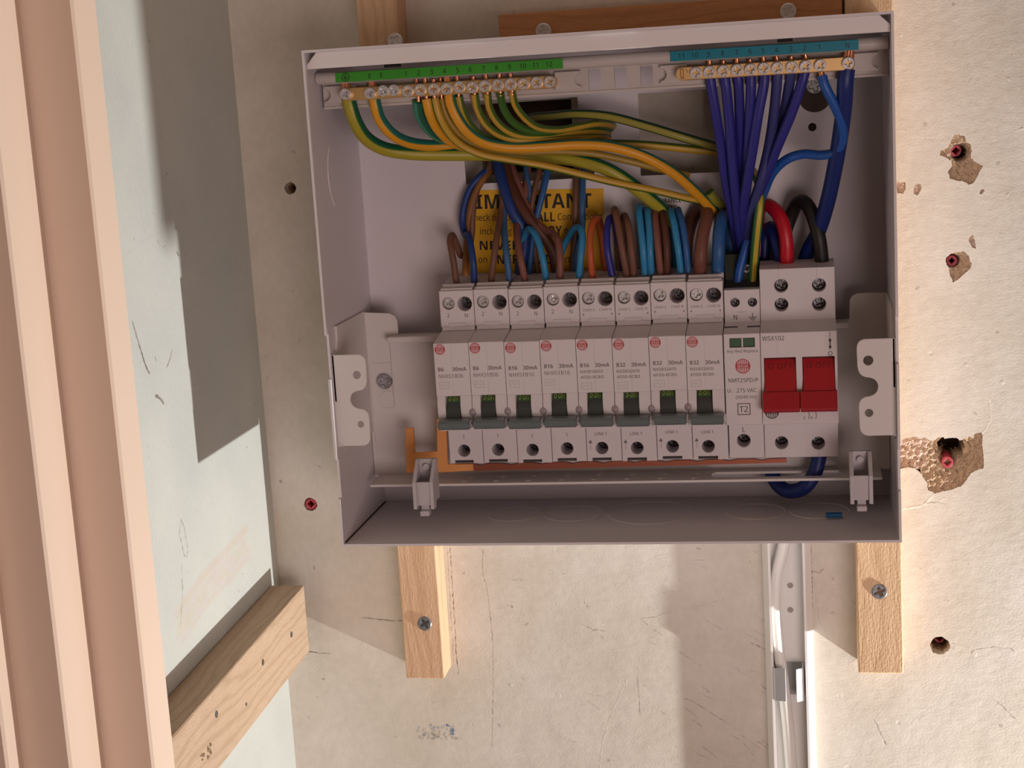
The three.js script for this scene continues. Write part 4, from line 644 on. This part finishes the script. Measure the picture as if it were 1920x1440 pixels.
const wires = [
  ['thick olive and green earth wire under the leftmost screw of the earth bar', 'olive', 3.5, 52, 'm', 'striped earth wires under the earth bar', [-120.9,98.7,68,-120.4,95.6,68,-119.5,89.3,66,-116.5,80.1,60,-109.8,73.7,52,-97.5,70.3,45,-77.1,68.4,38,-59.1,67.2,32,-38,64.8,28,-17.6,62.2,28,-0.3,56.2,28,14.7,44.4,22,26.8,31,11,32.5,19.5,2]],
  ['amber earth wire with teal stripe under the second screw of the earth bar', 'amber', 2.9, 55, 'm', 'striped earth wires under the earth bar', [-108,98.7,68,-107.7,95.4,68,-106.9,88.6,65,-102.8,80.9,60,-97,76.1,52,-87.8,73.5,44,-74.5,72.7,36,-64,71.5,27,-51,69.5,15,-38.9,67.9,4]],
  ['dark green earth wire, third wire from the left under the earth bar', 'dgreen', 3.2, 60, 'n', 'striped earth wires under the earth bar', [-86.5,96.1,66,-87.1,90,62,-84.7,82.4,55,-80.3,77.4,46,-72.2,74.7,36,-60.1,72.6,25,-45.2,69.2,8]],
  ['amber earth wire just right of the dark green one under the earth bar', 'amber', 2.6, 20, 'n', 'striped earth wires under the earth bar', [-82,96.9,68,-81.3,89.7,66,-79.5,82.3,60,-75,75.5,52,-67.9,71.3,42,-56.7,68.3,30,-39.6,65.3,18,-24.3,62.4,10]],
  ['thin dull green earth wire, lowest of the bundle, running to the breakers', 'ygthin', 1.9, -30, 'n', 'striped earth wires under the earth bar', [-78,96.7,68,-76.9,89.5,67,-74.1,81,63,-69.2,73.9,58,-60.4,68.2,53,-48.1,64.7,48,-30.6,60.4,42,-10.2,54,36,5.1,49.2,31,23.1,44.2,25,41.2,38.5,18,55.5,35.4,10]],
  ['thin brownish earth wire hugging the inside of the lowest one', 'brthin', 1.8, 10, 'n', 'striped earth wires under the earth bar', [-75,96.5,66,-73.9,88.7,64,-70.2,80.7,60,-64.6,74.8,54,-54.5,70.3,48,-40.9,67.8,42,-23,66.8,36,-7.8,64.7,30,10.4,59.8,26,25.8,54.5,20,38.3,50.4,8]],
  ['broad amber earth wire with green edge crossing to the eighth breaker', 'amber', 2.7, 42, 'm', 'striped earth wires under the earth bar', [-70.3,97.8,69,-70,94.2,69,-67.8,87.5,68,-63.8,80,64,-57.4,74.3,58,-45.7,70.8,52,-29.2,70,47,-13.7,70.1,44,1.9,68.4,42,17.2,63.3,39,32,53.7,31,44.1,40.7,20,52.5,28.9,9,57.2,18.3,1]],
  ['amber earth wire under the sixth numbered screw of the earth bar', 'ygthin', 2.1, 40, 'n', 'striped earth wires under the earth bar', [-66.1,97,68,-65.4,90.6,66,-62.9,82.4,60,-57.6,76.5,54,-48,73,46,-35.6,72.4,40,-20.6,71.8,32,-8,69.9,26,15.6,67.6,20,36.7,64.4,16,55.7,61.1,12,68.2,58.5,4]],
  ['earth wire with thin green line under the seventh numbered screw', 'ygthin', 2, 45, 'n', 'striped earth wires under the earth bar', [-58.2,97.6,68,-57.9,90.4,65,-54.9,82.4,60,-48.5,76.5,54,-38.2,73.6,48,-26.1,73.5,40,-14.1,73.5,30,-4.8,72.6,18,-2.4,71.4,4]],
  ['yellow and green earth wire under the eighth numbered screw', 'ygthin', 1.9, 40, 'n', 'striped earth wires under the earth bar', [-51.9,97.7,68,-52.1,90.6,64,-49.3,83.1,59,-43.3,77.5,53,-34.4,74.9,46,-23.6,75.4,38,-12.7,75.8,29,-4.9,75,18,-2.3,73.6,4]],
  ['greener earth wire under the ninth numbered screw', 'gythin', 1.9, 150, 'n', 'striped earth wires under the earth bar', [-45.6,97.8,68,-45.7,90.7,63,-43.3,84.3,58,-38,79.2,52,-29.2,76.7,45,-19.7,77.5,36,-10.2,78,27,-4,77.3,16,-0.8,76,4]],
  ['rightmost earth wire bending down from the earth bar', 'ygthin', 1.8, 45, 'n', 'striped earth wires under the earth bar', [-39.9,98,68,-39.6,91.4,63,-36.5,84.9,57,-31.4,79.8,50,-22.9,77.8,42,-13.4,78.6,33,-6.4,79.3,24,-1.4,78.5,14,0.7,77.2,4]],
  ['dark green earth wire with thin yellow line arching behind the bundle', 'dgline', 2.4, 10, 'n', 'striped earth wires under the earth bar', [-45.1,83.1,4,-38.1,84,12,-27.5,84.3,18,-15.9,84.6,22,0.4,82.6,23,19,76.8,23,37.3,70.2,22,54.1,64,16,66.8,58.5,4]],
  ['short green and yellow earth wire entering the surge module', 'sgy', 2.3, 12, 'b', 'wires into the surge module', [69.7,-4.3,24,70,-2.1,24,71.7,12.6,31,73.6,26.4,38,75,37.4,38,74.7,44.5,28,71.3,50.4,8]],
  ['leftmost indigo neutral wire under the neutral bar', 'indigo', 2.45, 0, 'n', 'blue neutral wires under the neutral bar', [54.4,99.8,68,54.6,96.9,68,56.2,81.9,62,57.7,65.9,52,59,46.6,40,61.3,28.6,26,62.6,11,12,62.5,-3.2,8]],
  ['second indigo neutral wire from the left under the neutral bar', 'indigo', 2.45, 0, 'n', 'blue neutral wires under the neutral bar', [60.9,99.9,68,61.5,95.7,68,62.2,81.5,62,62.6,64.7,54,63.1,46.7,44,63.8,28.8,30,64.3,11.3,16,63.9,-3.2,9]],
  ['third indigo neutral wire from the left under the neutral bar', 'indigo', 2.45, 0, 'n', 'blue neutral wires under the neutral bar', [67,100,68,67.4,96.1,67,67.2,78.1,58,66.4,59.8,46,65.8,44.8,34,65.4,28.1,22,64.9,10.7,10,64.3,-3.6,6]],
  ['fourth indigo neutral wire from the left under the neutral bar', 'indigo', 2.45, 0, 'n', 'blue neutral wires under the neutral bar', [73.2,100.2,68,73.3,95.7,68,72.2,81,62,70.3,63.4,52,68,46,38,66.5,28.2,24,66.3,10.7,11,65.7,-3.6,6]],
  ['fifth indigo neutral wire from the left under the neutral bar', 'indigo', 2.45, 0, 'n', 'blue neutral wires under the neutral bar', [79.3,100.3,68,79.4,95.9,68,76.2,80.8,64,72.1,60.7,55,69.1,46.5,46,66.4,31.7,34,66.1,14.2,18,65.8,-3.1,10]],
  ['sixth neutral wire from the left, greyish indigo, under the neutral bar', 'greyindigo', 2.45, 0, 'n', 'blue neutral wires under the neutral bar', [85.5,100.4,68,85.3,96.2,67,83.3,80.3,60,79.9,62.8,50,75.2,46.1,44,70.3,31.5,34,67.8,14.3,20,67.2,-3.1,11]],
  ['seventh neutral wire from the left, dark and half hidden, under the neutral bar', 'greyindigo', 2.45, 0, 'n', 'blue neutral wires under the neutral bar', [92,100.7,68,91.4,96.4,66,88.3,81.4,56,82.8,62.6,42,76.4,45.1,30,70.9,29,20,68.5,13.2,10,67.8,-3.8,5]],
  ['eighth indigo neutral wire, slanting most, under the neutral bar', 'indigo', 2.45, 0, 'n', 'blue neutral wires under the neutral bar', [98.6,100.8,68,97.5,96.5,68,91.5,79.9,62,84.5,64.5,54,78.4,50.1,44,72.2,35.2,32,68.9,16.8,18,68.6,-3.1,11]],
  ['bright blue wire looping from the neutral bar to the surge module', 'blue', 2.3, 0, 'b', 'blue neutral wires under the neutral bar', [105.8,96.2,69,106.9,91.8,69,110.6,83.8,66,114.2,74.6,61,114.9,66.5,56,111.7,60.4,51,105,58.8,46,96.2,59.6,43,88.5,57.4,42,81.9,51.6,38,77.3,42.4,30,72.6,30.6,24,67.6,16,23,63.5,2.7,24,62.6,-2.1,24,62.2,-4.2,24]],
  ['thick navy cable from the far end of the neutral bar, looping under the switch', 'navy', 3.8, 0, 'm', 'blue neutral wires under the neutral bar', [117.1,98.4,69,116.3,93.2,69,115.8,83.9,64,114,69,55,110.9,51,44,107.1,33.7,33,102.8,19.9,24,96.8,7.1,14.5,88,-30,13.5,80,-70,13.5,76,-98,13.3,77,-107.5,16.5,83,-112.5,24,92,-110,30,98,-102,31,101,-91,31]],
  ['brown wire into the left terminal of the first breaker', 'brown', 1.75, 0, 'n', 'load wires into the breakers', [-82.7,-0,25,-82.8,1.4,25,-83.2,13.1,27,-84.9,23.4,24,-84.5,26,20,-83.4,19.6,15,-82,14,11,-79.2,15.4,9,-76.7,24.8,8,-75.4,36,8,-73.1,46.9,6,-68.4,56.2,2,-65.2,62.7,-6]],
  ['navy wire into the right terminal of the first breaker', 'dblue', 1.8, 0, 'n', 'load wires into the breakers', [-73.3,1,25,-73.3,2.4,25,-72.8,12.6,27,-74.9,22.7,22,-76.6,25.7,17,-79.3,25.3,12,-81,30.7,9,-80.1,39,8,-76.1,49.3,6,-69.7,56.1,3,-65.4,60.4,-6]],
  ['ochre brown wire rising beside the yellow notice from the first breaker', 'ochre', 1.9, 0, 'n', 'load wires into the breakers', [-77.5,5.1,25,-77.6,6.5,25,-78.7,24.9,8,-76.5,37.4,8,-73.4,47,6,-68.9,54.4,3,-66.2,58.3,-5]],
  ['brown wire into the left terminal of the second breaker', 'brown', 1.75, 0, 'n', 'load wires into the breakers', [-64.3,0.1,25,-64.3,1.5,25,-61.9,12.3,28,-60.4,22.9,24,-60,30.4,16,-59.4,38.1,9,-57.8,49,6,-58,59.5,-5]],
  ['slate blue wire into the right terminal of the second breaker', 'slate', 1.8, 0, 'n', 'load wires into the breakers', [-54.6,0.9,25,-54.7,2.2,25,-55.2,14.6,26,-56.8,23.7,20,-58.1,31.4,12,-58.7,40.7,7,-59.7,51.7,4,-62.2,61.1,-6]],
  ['brown wire into the left terminal of the third breaker', 'pbrown', 1.9, 0, 'n', 'load wires into the breakers', [-46.5,0.3,25,-46.6,1.7,25,-47.6,11.6,27,-49.6,20.8,22,-51.2,27.1,14,-50.8,32.1,8,-47.1,45.6,5,-46.8,58.9,-6]],
  ['sky blue wire into the right terminal of the third breaker', 'sky', 1.8, 0, 'n', 'load wires into the breakers', [-35.6,1.2,25,-35.6,2.6,25,-36,11.1,27,-38.4,20.6,24,-41.5,25.8,20,-45.3,26.8,14,-48.7,20.9,9,-51.8,9.5,7,-53.3,-1.7,7]],
  ['brown wire into the left terminal of the fourth breaker', 'pbrown', 1.9, 0, 'n', 'load wires into the breakers', [-28.1,1,25,-28.1,2.3,25,-27.5,12.1,26,-28.7,20.8,22,-32.2,24.5,16,-37.7,26.8,12,-43,31.8,9,-47.1,40.2,7,-51.9,52.7,3,-56.6,62.2,-6]],
  ['sky blue wire into the right terminal of the fourth breaker', 'sky', 1.8, 0, 'n', 'load wires into the breakers', [-18.1,1.7,25,-18.1,3.1,25,-16.5,13.1,27,-15.6,22.3,24,-17,26.7,20,-20.5,26.3,15,-24.8,21.4,10,-29.5,13,8,-32.4,0.4,8]],
  ['orange brown wire into the left terminal of the fifth breaker', 'orange', 1.8, 0, 'n', 'load wires into the breakers', [-11.2,0.9,25,-11.3,2.2,25,-11.4,13,28,-11.3,23.6,25,-9.9,30.2,20,-8.2,30.4,14,-7.8,23.3,9,-6.8,10.6,8,-6.2,-0.6,8]],
  ['indigo wire into the left of the fifth breaker neutral terminal', 'indigo', 1.8, 0, 'n', 'load wires into the breakers', [-1.2,1.9,25,-1.3,3.2,25,-2.7,15.3,27,-2.9,25.8,23,-1.9,31,18,-0.4,29.6,12,0.5,21.6,9,1.8,10.3,8,2.4,-0.9,8]],
  ['left one of two brown wires into the sixth breaker', 'brown', 1.85, 0, 'n', 'load wires into the breakers', [6.4,1.3,25,6.3,2.7,25,5.2,13.7,28,3.4,25.8,26,1.7,33.9,22,0.6,35.1,16,0.2,27.1,9,0.8,13.1,8,0.7,-0.9,8]],
  ['right one of two brown wires into the sixth breaker', 'brown', 1.85, 0, 'n', 'load wires into the breakers', [10,1.4,25,9.9,2.8,25,9.7,14.9,28,8.3,26.8,25,6.6,30.8,20,5.1,31.4,14,3.7,24.2,9,3.5,10.2,8,3.5,-1,8]],
  ['left one of two sky blue wires into the sixth breaker', 'sky', 1.8, 0, 'n', 'load wires into the breakers', [15.7,1.7,25,15.6,3.1,25,15.6,14.6,28,14.5,26.5,25,13.5,34,20,13.3,35.7,14,13.8,26.5,9,14.2,12.5,8,14.1,-1.4,8]],
  ['right one of two sky blue wires into the sixth breaker', 'sky', 1.8, 0, 'n', 'load wires into the breakers', [19,1.9,25,18.9,3.3,25,19.1,14.5,28,18.8,25,25,17.8,32.2,20,17.1,33.9,14,17,25,9,16.9,12.4,8,16.9,-1.5,8]],
  ['left one of two brown wires into the seventh breaker', 'pbrown', 1.8, 0, 'n', 'load wires into the breakers', [23.8,0.9,25,23.7,2.3,25,23.2,14.3,28,22.3,24.9,25,21.6,30.9,20,21.7,32.6,14,22,24.8,9,21.9,12.2,8,21.9,-1.7,8]],
  ['right one of two brown wires into the seventh breaker', 'dbrown', 1.8, 0, 'n', 'load wires into the breakers', [27.1,1,25,27,2.4,25,27.5,14.1,28,26.8,24.7,25,25.6,30.8,20,25.2,32.4,14,25.8,24.6,9,25.8,12.1,8,25.8,-1.8,8]],
  ['left one of two blue wires into the seventh breaker', 'sky', 1.8, 0, 'n', 'load wires into the breakers', [33.9,2.1,25,33.8,3.5,25,33.2,15.2,28,31.5,27.1,25,30,31.9,20,29.3,32.8,14,29.7,24.4,9,30.2,11.9,8,30.2,-2,8]],
  ['right one of two blue wires into the seventh breaker, darker', 'mblue', 1.8, 0, 'n', 'load wires into the breakers', [37.7,2.3,25,37.6,3.6,25,37.1,15,27,35.5,26.9,24,33.7,31.9,19,32.8,33.1,13,34,24.1,8,35.1,11.7,8,35.7,-2.2,8]],
  ['thick brown wire into the left terminal of the eighth breaker', 'tbrown', 3.2, 0, 'n', 'load wires into the breakers', [43.8,0.7,25,43.7,2,25,44.3,10.8,29,45.8,21.2,26,47.7,29.2,20,46.6,32.9,12,41.6,30.6,7,37,19.7,6,35.2,3.1,6]],
  ['thick blue wire into the right terminal of the eighth breaker', 'mblue', 3.2, 0, 'n', 'load wires into the breakers', [52.7,1.9,25,52.6,3.3,25,53.4,13,28,54.1,23.4,24,55.8,29.3,16,58.6,24.5,9,59.1,10.6,7,59.2,-3.2,7]],
  ['thick blue cable slanting down from the knockout opening', 'dblue', 2.9, 0, 'n', 'load wires into the breakers', [-63.7,63.7,-6,-60.9,57.8,2,-57.1,46.3,8,-52.9,34.6,10,-48.4,25.9,9,-48.8,16.5,7,-51.8,6.6,6,-53.1,-4.7,6]],
  ['thick brown cable slanting beside the blue one from the knockout', 'dbrown', 2.9, 0, 'n', 'load wires into the breakers', [-59.1,63.5,-6,-56,54.2,2,-50.4,41.6,9,-43.4,29.8,11,-36.6,20.4,9,-33.2,10.2,7,-32.5,-5.5,6]],
  ['thin blue wire rising into the knockout between the cables', 'slate', 1.4, 0, 'n', 'load wires into the breakers', [-48.3,61.8,-6,-46.5,53.7,1,-45,45.5,4,-45.4,35.8,5,-48.6,23.2,4,-51.5,0.5,3]],
  ['thin brown wire crossing the thin blue ones at the knockout', 'brown', 1.4, 0, 'n', 'load wires into the breakers', [-40.3,61.4,-6,-40.1,54.8,1,-42.3,45.4,5,-44.4,35.8,6,-44.3,20.3,5,-42.8,0.3,4]],
  ['sky blue wire slanting left from the knockout', 'mblue', 1.7, 0, 'n', 'load wires into the breakers', [-35.8,61.1,-6,-35.5,54.6,2,-37.7,44.7,6,-41.3,33,7,-44.7,20.4,6,-47.7,0.6,5]],
  ['upright brown wire at the right side of the knockout', 'brown', 1.6, 0, 'n', 'load wires into the breakers', [-20.9,57,-6,-20.4,51.1,2,-20.6,39,7,-21.7,25.1,7,-23.1,11.1,6,-25.7,-3,5]],
  ['upright blue wire at the right side of the knockout', 'slate', 1.7, 0, 'n', 'load wires into the breakers', [-17,56.8,-6,-16.8,50.9,2,-16.9,38.9,8,-17.9,25,8,-21.8,11.1,7,-23.3,-3,6]],
  ['thick red supply tail into the main switch', 'red', 3.5, 0, 'n', 'supply tails into the main switch', [87.1,3.2,24,87,7.6,25,87,16.9,27,85.2,26.2,26,81.6,31.9,22,77.6,34.1,17,74,31.7,12,72.6,23.9,9,73.4,7.3,8]],
  ['thick black supply tail into the main switch', 'black', 3.5, 0, 'n', 'supply tails into the main switch', [104.2,2.5,24,104.1,7.4,25,103,17.5,27,100.4,28.1,25,97.2,34.2,21,93.8,34.8,16,90.5,29.2,11,87,20.4,8,83.3,4.1,7]],
  ['navy tail behind the red one at the main switch', 'navy', 3, 0, 'n', 'supply tails into the main switch', [83.4,2.6,18,83.3,8.3,20,81.4,17.6,18,79.1,22.7,14,76.8,18.4,10,75.2,4.6,9]],
  ['short green and yellow wire behind the neutral wires', 'gythin', 2.4, 0, 'n', 'striped earth wires under the earth bar', [49.5,42,20,53.1,36.7,16,56.8,34.2,10,63.2,31.5,4]],];
for (const [label, colour, r, turn, bare, group, nums] of wires) {
  const pts = triples(nums), o = pts[0].clone(), loc = pts.map((p) => p.clone().sub(o));
  const t = thing(group.startsWith('striped') ? 'earth_wire' : r > 2.75 ? 'power_cable' : 'wire', label, 'wire', o.toArray(), group);
  const g = tube(loc, r, r > 2.5 ? 16 : 12), uv = g.attributes.uv;
  for (let i = 0; i < uv.count; i++) uv.setX(i, uv.getX(i) - turn / 360);
  mesh('insulation', g, WIRE[colour], t);
  const d = loc[0].clone().sub(loc[1]).normalize();
  if (bare === 'm') {                                              // stranded copper fanned into the terminal
    const st = []; for (let i = 0; i < 7; i++) { const a = i / 7 * 6.28, q = r * (i === 6 ? 0 : 0.55), e = new THREE.Vector3(Math.cos(a) * q, 0, Math.sin(a) * q); st.push(tube([e.clone().addScaledVector(d, -1.5), e.clone().addScaledVector(d, 2).add(new THREE.Vector3(rr(-0.3, 0.3), 0, 0)), e.clone().multiplyScalar(0.8).addScaledVector(d, 5), e.clone().multiplyScalar(0.7).addScaledVector(d, 10.5)], r * 0.26, 7)); }
    mesh('bare_copper', st, MAT.copper, t);
  } else if (bare === 'b') mesh('bare_copper', tube([d.clone().multiplyScalar(-0.5), d.clone().multiplyScalar(1.5), d.clone().multiplyScalar(4.5)], r * 0.62, 10), MAT.copper, t);
  else if (group.includes('bar')) { if (o.y > 90) mesh('bare_copper', tube([new THREE.Vector3(0, -2, 0), new THREE.Vector3(0.1, 4, 0.4), new THREE.Vector3(rr(-0.3, 0.3), 105.6 - o.y + rr(0, 1.2), 0.6)], 1.1, 8), MAT.copper, t); }
}
renderer.render(scene, camera);
